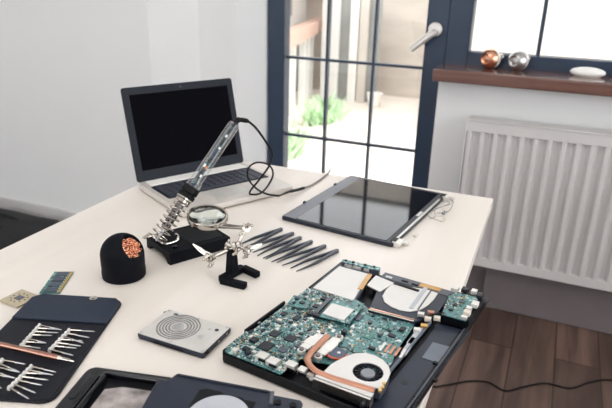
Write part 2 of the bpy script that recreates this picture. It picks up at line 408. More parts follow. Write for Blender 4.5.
MB().box(((fx0+fx1)/2,.06,.55),(fx1-fx0,.03,1.1)).build('backing', 'dark_gap', fn)
nb_ = 6
for k in range(nb_):
    if k in (2, 5): continue
    x = fx0+(fx1-fx0)*(k+.5)/nb_; MB().box((x,0,.55),((fx1-fx0)/nb_*.86,.04,1.12)).build('board', 'planks' if k != 4 else 'facade', fn)
fb = thing('rendered_house', 'pale rendered house facade seen through the window above the sill', 'building', (1.6, 5.2, OUT))
MB().box((0,.6,2.2),(5.2,1.0,4.4)).build('wall', 'facade', fb)
MB().box((0,.08,.30),(5.25,.1,.5)).build('plinth', 'planks', fb)
for x in (-1.5,0.2,1.7): MB().box((x,.09,2.4),(.7,.06,1.2)).build('window', 'planks', fb)
gr = MB(); rg = random.Random(3)
for i in range(2600):
    x, y = rg.uniform(-2.3,-1.35), rg.uniform(3.3,5.6)
    if x < -2.117-.237*(y-4.6)+.12: continue
    if x > -1.78 - .10*(y-2.9) + .15*math.sin(y*5): continue
    hgt = rg.uniform(.06,.26); a = rg.uniform(0,6.28); w = rg.uniform(.012,.03); lx, ly = rg.uniform(-.1,.1), rg.uniform(-.1,.1)
    vs = [gr.bm.verts.new(c) for c in ((x-w*math.cos(a),y-w*math.sin(a),OUT),(x+w*math.cos(a),y+w*math.sin(a),OUT),(x+lx+w*.7*math.cos(a),y+ly+w*.7*math.sin(a),OUT+hgt*.7),(x+lx*1.6,y+ly*1.6,OUT+hgt))]
    gr.bm.faces.new(vs)
tag(gr.build('grass', 'grass', smooth=0), 'overgrown green grass beside the timber building outside the door', 'grass', kind='stuff')
pt = thing('plant_pot', 'small white pot on the paving by the garden wall', 'pot', (-1.80, 6.18, OUT))
MB().lathe([(0,0),(.06,0),(.085,.12),(.09,.14),(.07,.14),(.065,.1),(0,.1)],20).build('pot', 'white', pt)

# ------------------------------------------------------------------ table
tb = thing('table', 'pale wooden work table covered with electronic parts', 'table', (-.4565, .5, 0), math.radians(.7))
MB().box((0,0,TZ-.0125),(.749,1.6,.025)).build('table_top', ['table'], tb, bevel=.0015)
for x in (-.27,.25):
    for y in (-.74,.70): MB().box((x,y,(TZ-.025)/2),(.04,.04,TZ-.025)).build('leg', 'black_metal', tb, bevel=.002)
for x in (-.27,.25): MB().box((x,-.02,TZ-.045),(.025,1.4,.04)).build('apron', 'black_metal', tb)

# ------------------------------------------------------------------ open laptop
LA = 1.0756
lt = thing('laptop', 'open silver laptop with a black screen at the far end of the table', 'laptop', (-.8133,.9957,TZ), LA)
W, D = .276, .206               # local x along the hinge, local -y towards the user
MB().plate(rrect(0,-D,W,0.006,.012), .003, .015).build('base', 'alu', lt, bevel=.002)
MB().plate(rrect(.012,-.124,W-.012,-.037,.004), .0150, .0154).build('keyboard_well', 'lid', lt)
kb = MB().plate(rrect(.014,-.122,W-.014,-.039,.004), .0152, .0158).build('keyboard', 'lid', lt)
k0 = None
for row in range(6):
    nk = 14 if row < 5 else 9
    x = .0165
    for k in range(nk):
        wd = .0168 if row < 5 else (.0168 if k != 4 else .0168*6)
        if row == 5 and k > 4: pass
        km = MB().box((0,0,0),(wd-.0028,.0112,.0016)).build('key', 'key', kb, (x+wd/2-.0003, -.0452-row*.0138, .0166)) if (k0 is None or (row == 5 and k == 4)) else None
        if km is None:
            km = k0.copy(); COL.objects.link(km); km.location = (x+wd/2-.0003, -.0452-row*.0138, .0166)
        if k0 is None: k0 = km
        x += wd*(1.0 if row < 5 else 1.0)
MB().plate(rrect(.09,-.188,.178,-.128,.004), .0150,.0153).build('touchpad', 'tin', lt)
o = MB().plate(rrect(.016,-.034,W-.016,-.001,.003), .0148, .0175).build('hinge_cover', 'white', lt, bevel=.001); o['label'] = 'bright silver hinge strip'
for x in (.03, W-.03):
    for y in (-.02,-D+.02): MB().cyl((x,y,0),(x,y,.0035),.006,12).build('rubber_foot', 'rubber', lt)
sc_ = MB().plate(rrect(0,0,W,.206,.006), -.003, .003).build('screen_lid', 'lid', lt, bevel=.001)
sc_.location = (0,.004,.0155); sc_.rotation_euler = (PI/2-.2538, 0, 0)
MB().box((W/2,.1065,.0031),(W-.030,.166,.0012)).build('display', 'screen', sc_)
MB().cyl((W/2,.1975,.0028),(W/2,.1975,.0036),.0018,10).build('webcam', 'black_gloss', sc_)

# ------------------------------------------------------------------ soldering iron stand and iron
SA = math.radians(62)
st = thing('soldering_iron_stand', 'black soldering iron stand with a wire coil holder on a flat base', 'soldering iron stand', (-.551,.796,TZ), SA)
Lx, Ly = .116, .088
b_ = MB()
# base: two side walls and a curved sponge valley bridged by a top deck (arched end)
prof = [(-Ly/2,0),(-Ly/2,.021),(Ly/2,.021),(Ly/2,0),(Ly/2-.006,0)] + [( (Ly/2-.010)*math.cos(PI*k/10), .012*math.sin(PI*k/10)) for k in range(11)] + [(-Ly/2+.006,0)]
vs0 = [b_.bm.verts.new((-Lx/2, y, z)) for y, z in prof]; vs1 = [b_.bm.verts.new((Lx/2, y, z)) for y, z in prof]
for i in range(len(prof)):
    j = (i+1) % len(prof); b_.bm.faces.new((vs0[i], vs0[j], vs1[j], vs1[i]))
b_.bm.faces.new(vs0); b_.bm.faces.new(vs1[::-1])
bmesh.ops.triangulate(b_.bm, faces=[f for f in b_.bm.faces if len(f.verts) > 4])
b_.build('base', 'black_matte', st, bevel=.0015)
MB().plate(rrect(-.012,-Ly/2+.010,Lx/2-.008,Ly/2-.010,.006), .0205, .0222).build('sponge_tray', 'black', st, bevel=.0008)
IA = Vector((-0.5827, 0.7473, 0.7660)); IB = Vector((-0.5124, 0.8970, 0.9445)); ax = (IB-IA).normalized(); ILEN = (IB-IA).length
inv = (Matrix.Translation((-.551,.796,TZ)) @ Matrix.Rotation(SA,4,'Z')).inverted()
q = ax.to_track_quat('Z','Y').to_matrix().to_4x4()
ax_l = inv.to_3x3() @ ax
def on_axis(s): return inv @ (IA+ax*s)
ql = ax_l.to_track_quat('Z','Y').to_matrix()
co = []
for k in range(8*18+1):
    a = 2*PI*k/18; s_ = .004+.076*k/(8*18); rr = .0165 - .004*k/(8*18)
    co.append(on_axis(s_) + ql @ Vector((rr*math.cos(a), rr*math.sin(a), 0)))
MB().tube(co, .0010, 7).build('coil', 'chrome', st)
top = MB(); A, B = on_axis(.078), on_axis(.084); top.cyl(A, B, .0135, 24); top.build('collar_ring', 'chrome', st, bevel=.001)
foot = co[0]
MB().tube(spline([foot, Vector((foot.x+.004, foot.y-.016, .0245)), Vector((foot.x+.008,foot.y-.032,.0238)), Vector((foot.x+.03,foot.y-.03,.0238)), Vector((foot.x+.034,foot.y-.026,.030)), Vector((foot.x+.030,foot.y-.026,.034))],6), .0022, 8).build('wire_bracket', 'chrome', st)
MB().tube(spline([co[3], Vector((co[3].x-.004,co[3].y+.018,.025)), Vector((co[3].x+.02,co[3].y+.020,.0238)), Vector((co[3].x+.03,co[3].y+.014,.0238))],6), .0018, 8).build('wire_bracket', 'chrome', st)
for s in (-1,1): MB().cyl((-.040,s*.028,.020),(-.040,s*.028,.0245),.004,12).build('screw', 'black_gloss', st)

ir = thing('soldering_iron', 'soldering iron with a clear handle resting in the wire coil stand', 'soldering iron', IA)
def iron(s): return ax*s
qi = q.to_3x3()
MB().cyl(iron(.0),iron(.012),.0012,10,.0028).cyl(iron(.012),iron(.03),.0032,14).build('tip', 'steel', ir)
brl = MB().cyl(iron(.024),iron(.086),.0072,20).cyl(iron(.026),iron(.030),.0075,20).build('barrel', 'barrel', ir)
hl = MB()
for k in range(6):
    for j in range(7):
        a = 2*PI*j/7+k*.45; d = qi @ Vector((math.cos(a), math.sin(a), 0)); p = iron(.032+k*.0085); hl.cyl(p+d*.0066, p+d*.0075, .0016, 8)
hl.build('vent_hole', 'black', brl)
g = MB()
for a_, b2, r_ in ((.082,.088,.0115),(.088,.0955,.0155),(.0955,.0975,.013),(.0975,.110,.0155)): g.cyl(iron(a_),iron(b2),r_,24)
g.build('grip_collar', 'rubber', ir, bevel=.0008)
cr = MB().cyl(iron(.0845),iron(.0885),.0145,24).build('collar_band', 'chrome', ir, bevel=.0006)
HL = ILEN
mt = Matrix.Translation(iron(0)) @ q
MB().lathe([(.0075,.107),(.0125,.108),(.0125,.118),(.0108,.124),(.0104,HL-.004),(.0094,HL),(.0040,HL+.001),(0,HL+.001)], 28, mt).build('clear_handle', 'clear', ir)
MB().sphere(iron(.122)+qi @ Vector((-.0095,.004,.0)), .0055, 14).build('dial', 'clear', ir)
cam_dir = Vector((.36,-.86,.36)); side = ax.cross(cam_dir).normalized(); nrm = side.cross(ax).normalized()
if nrm.dot(cam_dir) < 0: nrm = -nrm
def ibox(s0, s1, off, w, h, lift):
    m2 = MB(); x, y, z = ax, side, nrm
    R = Matrix((x,y,z)).transposed().to_4x4(); return m2.box(ax*((s0+s1)/2)+side*off+nrm*lift, (s1-s0,w,h), R=R)
ib = ibox(.116, HL-.007, 0, .0105, .0012, .0030).build('circuit_board', 'pcb_deep', ir)
for (s0,s1,off,w,h,mm) in ((.120,.128,.001,.007,.002,'chip'),(.131,.136,.003,.004,.003,'white'),(.133,.145,-.0012,.007,.0025,'chip'),(.148,.153,.002,.0045,.003,'orange'),(.150,.156,-.003,.004,.003,'white'),(.160,.170,.001,.008,.002,'chip'),(.173,.187,0,.007,.0022,'blue'),(.190,.194,.003,.004,.002,'white'),(.197,.210,0,.009,.0026,'chip'),(.214,.219,.001,.005,.002,'tin'),(.222,.232,0,.008,.003,'chip')):
    s1 = min(s1, HL-.008)
    if s1 > s0: ibox(s0, s1, off*.8, w*.85, h, .0030).build('electronic_component', mm, ib)
MB().tube(spline([iron(HL-.004), iron(HL+.006), iron(HL+.008)+Vector((-0.4998, 0.9050, 0.9506))-Vector((-0.5047, 0.9030, 0.9495)), Vector((-0.4936, 0.9120, 0.9490))-IA],6), [.0062]*6+[.0052]*6+[.0042]*6+[.0036], 10).build('strain_relief', 'rubber', ir)
lp = [(-0.4936, 0.9120, 0.9490), (-0.4846, 0.9250, 0.9346), (-0.4746, 0.9450, 0.9053), (-0.4746, 0.9700, 0.8761), (-0.4931, 0.9950, 0.8427), (-0.5281, 1.0200, 0.8008), (-0.5652, 1.0502, 0.7600), (-0.5529, 1.0359, 0.7600), (-0.5403, 1.0526, 0.7600), (-0.5450, 1.1000, 0.7647), (-0.5355, 1.1000, 0.7890), (-0.5452, 1.1000, 0.8080), (-0.5690, 1.0900, 0.8129), (-0.5844, 1.0800, 0.8010), (-0.5793, 1.0700, 0.7798), (-0.5588, 1.0700, 0.7604), (-0.5263, 1.0529, 0.7600), (-0.4992, 1.0547, 0.7595)]
lp = [Vector(p) for p in lp]
MB().tube([p-IA for p in spline(lp,8)], .0021, 8).build('cable', 'rubber', ir)
en = [Vector(p) for p in ((-0.4992, 1.0547, 0.7595), (-0.4978, 1.0968, 0.7550), (-0.4935, 1.1351, 0.7480), (-0.4876, 1.1608, 0.7455))]
MB().tube([p-IA for p in spline(en,6)], [.0017]*4+[.0022]*4+[.0034]*8+[.0034]*3, 10).build('plug_sleeve', 'rubber', ir)
en = [Vector(p) for p in ((-0.4876, 1.1608, 0.7455), (-0.4826, 1.1959, 0.7425), (-0.4794, 1.2499, 0.7425), (-0.4825, 1.3042, 0.7425), (-0.4875, 1.3241, 0.7425))]
ce = MB().tube([p-IA for p in spline(en,6)], .0022, 8).build('cord', 'cable_grey', ir); ce['label'] = 'grey cord running to the far table edge'

# ------------------------------------------------------------------ helping hand with magnifier
HX, HY = -.412, .735
hh = thing('helping_hand_magnifier', 'magnifying glass on a black cast stand with silver joints and clips', 'magnifier', (HX,HY,TZ))
def HW(p): return Vector(p)-Vector((HX,HY,TZ))
b_ = MB()
pA, pB = HW((-0.4344, 0.7096, 0.7450)), HW((-0.4232, 0.7601, 0.7450))
ang = math.atan2(pB.y-pA.y, pB.x-pA.x)
b_.bar((pA.x,pA.y,.0055),(pB.x,pB.y,.0055),.013,.011)
f1 = HW((-0.3903, 0.7096, 0.7450)); f2 = HW((-0.3902, 0.7493, 0.7450))
b_.bar((pA.x,pA.y,.005),(f1.x,f1.y,.005),.012,.010); b_.bar((pB.x,pB.y,.005),(f2.x,f2.y,.005),.012,.010)
b_.build('base', 'black_matte', hh, bevel=.002)
mid = (pA+pB)/2; mx_, my_ = mid.x, mid.y
p_ = MB()
z0, z1 = .008, .050
c0 = [(mx_+ .009*a*math.cos(ang)-.007*b*math.sin(ang), my_+.009*a*math.sin(ang)+.007*b*math.cos(ang), z0) for a,b in ((-1,-1),(1,-1),(1,1),(-1,1))]
c1 = [(mx_+ .0062*a*math.cos(ang)-.0052*b*math.sin(ang), my_+.0062*a*math.sin(ang)+.0052*b*math.cos(ang), z1) for a,b in ((-1,-1),(1,-1),(1,1),(-1,1))]
v0 = [p_.bm.verts.new(c) for c in c0]; v1 = [p_.bm.verts.new(c) for c in c1]
for i in range(4): p_.bm.faces.new((v0[i],v0[(i+1)%4],v1[(i+1)%4],v1[i]))
p_.bm.faces.new(v1); p_.bm.faces.new(v0[::-1]); p_.build('post', 'black_matte', hh, bevel=.0012)
YJ = .738
def PJ(p): return HW(p)
def wing(c, d, name='wing_nut'):
    c = Vector(c); d = Vector(d).normalized(); o = d.orthogonal().normalized()
    m2 = MB(); m2.cyl(c, c+d*.008, .0032, 12); m2.bar(c+d*.005-o*.0065, c+d*.005+o*.0065, .0032, .0018, d); m2.sphere(c+d*.005+o*.0065,.0026,8); m2.sphere(c+d*.005-o*.0065,.0026,8)
    return m2.build(name, 'chrome', hh)
def joint(c, axis, r=.0065):
    c = Vector(c); a = Vector(axis).normalized()
    return MB().cyl(c-a*.006, c-a*.001, r, 16).cyl(c+a*.001, c+a*.006, r, 16).cyl(c-a*.009,c+a*.009,.0025,10).build('swivel_joint', 'chrome', hh, bevel=.0006)
J0 = PJ((-0.4210, 0.7380, 0.7942)); J1 = PJ((-0.4591, 0.7220, 0.7722)); J2 = PJ((-0.4195, 0.7650, 0.8147)); J3 = PJ((-0.4000, 0.7350, 0.7931))
MB().cyl((mx_,my_,.044), J0+Vector((0,0,.004)), .0035, 12).build('pin', 'chrome', hh)
joint(J0, (.8,.3,.2), .0075); wing(J0+Vector((-.010,-.004,.0)), (-.7,-.4,.5)); wing(J0+Vector((.003,-.006,-.004)), (.3,-.9,-.2))
MB().cyl(J0, J1, .0026, 12).cyl(J0+(J1-J0)*.25, J0+(J1-J0)*.75, .0036, 12).build('arm', 'chrome', hh)
joint(J1, (.2,.9,.2), .006); wing(J1+Vector((0,-.007,.002)), (0,-.6,.8)); wing(J1+Vector((.004,-.006,-.004)),(.3,-.8,-.5))
# alligator clips
def clip(p, q_, label=None):
    p, q_ = Vector(p), Vector(q_); d = (q_-p).normalized(); u = Vector((0,0,1)); u = (u-d*u.dot(d)).normalized()
    L_ = (q_-p).length
    m2 = MB(); m2.cyl(p, p+d*L_*.3, .0036, 10)
    m2.tube([p+d*L_*.25+u*.001, p+d*L_*.6+u*.0022, q_+u*.0004], [.0026,.0020,.0009], 8)
    m2.tube([p+d*L_*.25-u*.001, p+d*L_*.6-u*.0022, q_-u*.0004], [.0026,.0020,.0009], 8)
    m2.bar(p+d*L_*.40+u*.003, p+d*L_*.12+u*.006, .0026, .0008); return m2.build('alligator_clip', 'chrome', hh)
clip(J1, PJ((-0.4916, 0.7220, 0.7898)))
MB().cyl(J0, J2, .0028, 12).build('arm', 'chrome', hh); joint(J2, (.5,-.6,.3), .0068); wing(J2+Vector((.004,-.004,.004)), (.5,-.3,.8)); wing(J2+Vector((-.002,-.006,-.004)), (-.2,-.8,-.5))
MB().cyl(J0, J3, .0028, 12).build('arm', 'chrome', hh); joint(J3, (.2,.8,.3), .006); clip(J3, PJ((-0.3844, 0.7520, 0.7994)))
wing(J3+Vector((.002,-.006,-.002)),(.2,-.8,-.3))
# magnifier
LC = HW((-0.5128, 0.8000, 0.8034)); LR = .0335
ln = Vector((.13,-.12,.98)).normalized(); lq = Matrix.Translation(LC) @ ln.to_track_quat('Z','Y').to_matrix().to_4x4()
MB().lathe([(LR-.0025,-.0045),(LR+.001,-.0048),(LR+.0018,-.003),(LR+.0018,.003),(LR+.001,.0048),(LR-.0025,.0045),(LR-.0028,0),(LR-.0025,-.0045)], 48, lq).build('lens_ring', 'chrome', hh)
MB().lathe([(0,-.0040),(LR*.4,-.0036),(LR*.8,-.0018),(LR-.0028,-.0004),(LR-.0028,.0004),(LR*.8,.0018),(LR*.4,.0036),(0,.0040)], 48, lq).build('lens', 'lens', hh)
ed = (J2-LC); ed -= ln*ed.dot(ln); ed.normalize()
tn = ln.cross(ed)
E0 = LC+ed*(LR+.001)
MB().cyl(E0+tn*.006, J2+tn*.003, .0022, 10).cyl(E0-tn*.006, J2-tn*.003, .0022, 10).cyl(E0+tn*.009, E0-tn*.009, .003, 10).build('lens_handle', 'chrome', hh)

# ------------------------------------------------------------------ tip cleaner ball
BX, BY = -.585, .665
tc_ = thing('soldering_tip_cleaner', 'black dome shaped tip cleaner filled with copper curls', 'tip cleaner', (BX,BY,TZ))
nb = Vector((.98,.18,.68)).normalized(); RB = .0335; bq = Matrix.Translation((0,0,.0372)) @ nb.to_track_quat('Z','Y').to_matrix().to_4x4()
th = math.radians(45)
pf = [(RB*math.sin(a), RB*math.cos(a)) for a in [PI-(PI-th)*k/28 for k in range(29)]]
pf += [(RB*math.sin(th)-.0015, RB*math.cos(th)-.0002), (.0205,.020),(.019,.012),(0,.010)]
MB().lathe(pf, 48, bq).build('dome', 'black_matte', tc_)
MB().lathe([(0,0),(.0320,0),(.0335,.0015),(.0340,.010),(.0330,.018),(.0335,.020),(.0335,.037),(.030,.038),(0,.038)], 48).build('base', 'black_matte', tc_)
wl_ = MB(); rw = random.Random(11)
for i in range(190):
    a = rw.uniform(0,2*PI); rr = .0188*math.sqrt(rw.random()); c = Vector((rr*math.cos(a), rr*math.sin(a), .0185+.0050*(1-(rr/.0195)**2)+rw.uniform(-.003,.001)))
    R_ = Euler((rw.uniform(0,6),rw.uniform(0,6),rw.uniform(0,6))).to_matrix(); r0 = rw.uniform(.0014,.0028)
    wl_.tube([bq @ (c+R_ @ Vector((r0*math.cos(t),r0*math.sin(t),.0006*t))) for t in [k*5.6/9 for k in range(10)]], .00085, 5)
o = wl_.build('copper_wool', 'copper_bright', tc_); o['kind'] = 'stuff'; o['label'] = 'shiny tangled copper curls'

# ------------------------------------------------------------------ tweezers
def make_tweezers():
    t = thing('tweezers', '', 'tweezers', (0,0,TZ), 0, 'black tweezers in a row')
    for s in (1,-1):
        P = [(0,s*.0016),(.012,s*.0022),(.035,s*.0050),(.06,s*.0078),(.08,s*.0082),(.104,s*.0070)]
        Wd = [.0040,.0044,.0042,.0036,.0020,.0005]
        m2 = MB(); pts = spline([(x,y,0) for x,y in P],5); n_ = len(pts)
        ra, rb = [], []
        for i, p in enumerate(pts):
            k = i/5; j = min(int(k),4); w = Wd[j]+(Wd[j+1]-Wd[j])*(k-j); hgt = .0016+w*.9
            ra.append([m2.bm.verts.new((p.x,p.y+s*w*.42*e,zz)) for e, zz in ((-1,.0006),(1,.0006),(1,.0006+hgt),(-1,.0006+hgt))])
        for A_, B_ in zip(ra, ra[1:]):
            for k in range(4): m2.bm.faces.new((A_[k],A_[(k+1)%4],B_[(k+1)%4],B_[k]))
        m2.bm.faces.new(ra[0]); m2.bm.faces.new(ra[-1]); m2.build('arm', 'gunmetal', t, bevel=.0004)
    MB().plate(rrect(-.003,-.0034,.010,.0034,.003), .0004, .0062).build('joined_end', 'gunmetal', t, bevel=.0008)
    return t
tw0 = None
TW = [((-0.4366, 0.9328, 0.7400), (-0.4644, 0.8498, 0.7400), 'black tweezers furthest back in the row, nearest the laptop'),
      ((-0.4092, 0.9243, 0.7400), (-0.4420, 0.8379, 0.7400), 'black tweezers second from the laptop in the row'),
      ((-0.3890, 0.9134, 0.7400), (-0.4185, 0.8186, 0.7400), 'black tweezers third from the laptop in the row'),
      ((-0.3642, 0.9063, 0.7400), (-0.4016, 0.8078, 0.7400), 'black tweezers third from the circuit board in the row'),
      ((-0.3353, 0.8995, 0.7400), (-0.3794, 0.8043, 0.7400), 'black tweezers second from the circuit board in the row'),
      ((-0.3088, 0.8921, 0.7400), (-0.3481, 0.7996, 0.7400), 'black tweezers at the front of the row, nearest the circuit board')]
for i, (a, b, lab) in enumerate(TW):
    o = make_tweezers() if tw0 is None else copy_tree(tw0)
    if tw0 is None: tw0 = o
    o.location = (a[0],a[1],TZ); o.rotation_euler = (0,0,math.atan2(b[1]-a[1], b[0]-a[0])); s = math.hypot(b[1]-a[1], b[0]-a[0])/.100
    o['label'] = lab

# ------------------------------------------------------------------ loose LCD panel
lc = thing('laptop_screen_panel', 'loose laptop screen panel lying face up near the door', 'screen', (-.4595,.981,TZ), math.radians(-7))
LW, LH = .236, .312
MB().plate(rrect(0,0,LW,LH,.006), .001, .0085).build('frame', 'navy', lc, bevel=.0015)
MB().plate(rrect(.031,.006,.2205,LH-.012,.003), .0084, .0092).build('display', 'lcd', lc)
o = MB().plate([(.003,.004),(.030,.004),(.030,LH-.006),(.003,LH-.006)], .0084, .0090).build('bottom_strip', 'strip', lc); o['label'] = 'matte grey strip'
o = MB().box((.2335,LH/2-.02,.0075),(.004,LH-.05,.006)).build('metal_rail', 'silver', lc, bevel=.0008); o['label'] = 'bright metal rail along the edge'
MB().box((.2265,.163,.0092),(.006,.026,.0008)).build('label', 'white_plate', lc)
for y in (.087,.225): MB().box((.0025,y,.0105),(.004,.008,.004)).build('catch', 'navy', lc, bevel=.0006)
for y, s in ((.004,1),(LH-.028,-1)):
    hg = MB(); hg.box((.238,y+.012,.0055),(.010,.022,.009)); hg.cyl((.244,y-.002,.006),(.244,y+.026,.006),.0042,12); hg.box((.250,y+.02,.004),(.012,.008,.006)); hg.build('hinge', 'tin', lc, bevel=.0008)
    MB().box((.233,y+.012,.0095),(.009,.016,.003)).build('hinge_cover', 'black', lc)
rw = random.Random(5)
for i in range(7):
    y0 = LH-.04+rw.uniform(-.01,.016); p0 = Vector((.241,y0,.006)); a = rw.uniform(.03,.075)
    pts = [p0, p0+Vector((.012,-.012+rw.uniform(-.01,.01),.010)), p0+Vector((.022+rw.uniform(-.01,.01),-.035,.012)), p0+Vector((.016+rw.uniform(-.012,.014),-a,.006)), p0+Vector((.012+rw.uniform(-.012,.02),-a-.03,.0012)), p0+Vector((.020+rw.uniform(-.02,.02),-a-.048,.0012))]
    for p in pts: p.z = max(p.z,.0012)
    MB().tube(spline(pts,6), .0006, 5).build('wire', 'cable_grey' if i % 2 else 'tin', lc)
MB().tube(spline([(.242,.014,.005),(.252,.03,.006),(.256,.06,.002),(.248,.08,.0012)],6), .0006, 5).build('wire', 'tin', lc)
MB().box((.252,.075,.0022),(.006,.012,.003)).build('wire_plug', 'off_white', lc); MB().box((.262,.215,.0022),(.006,.014,.003)).build('wire_plug', 'grey_plastic', lc); MB().box((.272,.175,.0022),(.006,.014,.003)).build('wire_plug', 'off_white', lc)

# ------------------------------------------------------------------ hard drive
hd = thing('hard_drive', 'small silver hard disk drive lying alone at the middle front of the table', 'hard drive', (-.4545,.5300,TZ), math.radians(-1.2))
HWD, HDP = .1025, .068
MB().box((HWD/2,HDP/2,.0018),(HWD-.003,HDP-.003,.0024)).build('circuit_board', 'black', hd)
MB().plate(rrect(0,0,HWD,HDP,.0025), .003, .0082).build('body', 'tray', hd, bevel=.0006)
cv = MB().plate(rrect(.0012,.0012,HWD-.0012,HDP-.0012,.002), .0082, .0096)
rings_ = []
CXh, CYh = .040, .036
for i, rr in enumerate((.0125,.0165,.0205,.0245,.0285)):
    pts = [(CXh+rr*math.cos(t), CYh+rr*math.sin(t), .0096) for t in [2*PI*k/44 for k in range(44)]]
    rings_.append(pts)
cv.build('cover', 'tin', hd, bevel=.0004)
for pts in rings_: MB().tube(pts, .0010, 6, closed=True).build('groove_ring', 'groove', hd)
rg_ = MB(); rg_.lathe([(0,.0096),(.0085,.0096),(.0085,.0099),(.0075,.0102),(0,.0102)],28,Matrix.Translation((CXh,CYh,0))); rg_.build('spindle_cap', 'steel', hd)
for x, y in ((.004,.004),(.004,.064),(.0985,.004),(.0985,.064),(.052,.065),(.052,.0035),(.080,.050)): MB().cyl((x,y,.0094),(x,y,.0102),.0018,12).build('screw', 'steel', hd)
MB().cyl((.079,.030,.0095),(.079,.030,.0099),.0042,18).build('pivot_cap', 'steel', hd); MB().cyl((.0895,.052,.0095),(.0895,.052,.0100),.0028,14).build('breather_seal', 'tray', hd)
MB().box((.018,.0605,.0097),(.006,.003,.0004),.3).build('mark', 'navy', hd)
for x, y, r in ((.002,.062,-.6),(.100,.006,-.6)): MB().box((x+.001,y,.0072),(.005,.010,.0030),r).build('corner_lug', 'black', hd)
for y in (.012,.036,.056): MB().cyl((HWD-.0004,y,.0055),(HWD+.0003,y,.0055),.0014,10).build('side_screw', 'steel', hd)
MB().box((.05,.0002,.0042),(.046,.0018,.0030)).build('connector', 'black', hd)

# ------------------------------------------------------------------ memory stick and processor
rp = [(-0.6932, 0.6255, 0.7420), (-0.6625, 0.6385, 0.7420), (-0.6329, 0.5782, 0.7420), (-0.6582, 0.5627, 0.7420)]
ra = math.atan2(rp[2][1]-rp[1][1], rp[2][0]-rp[1][0])
rm = thing('memory_stick', 'green laptop memory stick lying beside the processor', 'memory module', (rp[3][0],rp[3][1],TZ), ra)
MB().plate([(-.068,0),(-.024,0),(-.0235,.004),(-.021,.004),(-.0205,0),(0,0),(0,.030),(-.068,.030)], .0008, .0019).build('board', 'pcb_dark', rm)
MB().box((-.034,.0275,.0020),(.064,.0035,.0003)).build('contact_edge', 'gold', rm)
MB().box((-.034,.0025,.0020),(.064,.0012,.0003)).build('track', 'pcb', rm)
for k in range(4): MB().box((-.060+.0168*k+.001,.0145,.0026),(.0130,.0165,.0014)).build('chip', 'chip_grey', rm, bevel=.0002)
for k in range(9): MB().box((-.062+.007*k,.0245,.0022),(.002,.0010,.0007)).build('resistor', 'off_white', rm)
MB().box((-.034,.015,.0005),(.06,.018,.0008)).build('underside_chips', 'chip', rm)
cp = [(-0.6912, 0.5601, 0.7420), (-0.6509, 0.5565, 0.7420), (-0.6523, 0.5170, 0.7420), (-0.6891, 0.5206, 0.7420)]
ca = math.atan2(cp[1][1]-cp[0][1], cp[1][0]-cp[0][0]); cc = [sum(p[i] for p in cp)/4 for i in (0,1)]
cu = thing('processor', 'square khaki processor chip at the left edge of the table', 'processor', (cc[0],cc[1],TZ), ca)
MB().box((0,0,.0026),(.038,.038,.0014)).build('substrate', 'khaki', cu, bevel=.0003)
MB().box((0,0,.0010),(.034,.034,.0020)).build('pin_field', 'gold', cu)
MB().box((0,0,.0034),(.012,.011,.0008)).build('die', 'grey_plastic', cu, bevel=.0001)
for s in range(10):
    a = 2*PI*s/10; MB().box((.0115*math.cos(a),.0115*math.sin(a),.0035),(.0022,.0013,.0007),a).build('capacitor', 'chip', cu)
MB().plate([(.0155,.0175),(.0175,.0175),(.0175,.0155)], .0033,.0034).build('corner_mark', 'gold', cu)

# ------------------------------------------------------------------ bit case, bits, pen driver
KA = math.radians(19); KO = Vector((-.658,.556,TZ))
cs = thing('bit_case', 'black folding leatherette case with loops of screwdriver bits', 'case', KO, KA)
KW, KL = .134, .226
MB().plate(rrect(0,-KL,KW,0,.016), .0005, .0035).build('backing', 'leather', cs, bevel=.0008)
MB().plate([(.001,-.067),(KW-.001,-.067),(KW-.001,-.012),(KW-.012,-.001),(.012,-.001),(.001,-.012)], .0034, .0062).build('flap', 'leather_flap', cs, bevel=.001)
MB().plate(rrect(.004,-.136,KW-.004,-.072,.004), .0034, .0042).build('pocket_panel', 'leather', cs, bevel=.0004)
MB().plate(rrect(.004,-.220,KW-.004,-.160,.004), .0034, .0042).build('pocket_panel', 'leather', cs, bevel=.0004)
o = MB().cyl((.091,-.008,.006),(.091,-.008,.0078),.0058,20).cyl((.091,-.008,.0078),(.091,-.008,.009),.0028,14).build('snap_button', 'chrome', cs); o['label'] = 'round silver snap button'
bit0 = None; rb_ = random.Random(17)
def make_bit():
    t = thing('screwdriver_bit', '', 'screwdriver bit', (0,0,0), 0)
    m2 = MB(); m2.cyl((0,0,0),(.012,0,0),.0021,6); m2.cyl((.012,0,0),(.014,0,0),.0021,10,.0013); m2.build('hex_shank', 'chrome', t)
    m2 = MB(); m2.cyl((.014,0,0),(.025,0,0),.0013,10); m2.cyl((.025,0,0),(.028,0,0),.0013,10,.0005); m2.build('tip', 'steel', t)
    return t
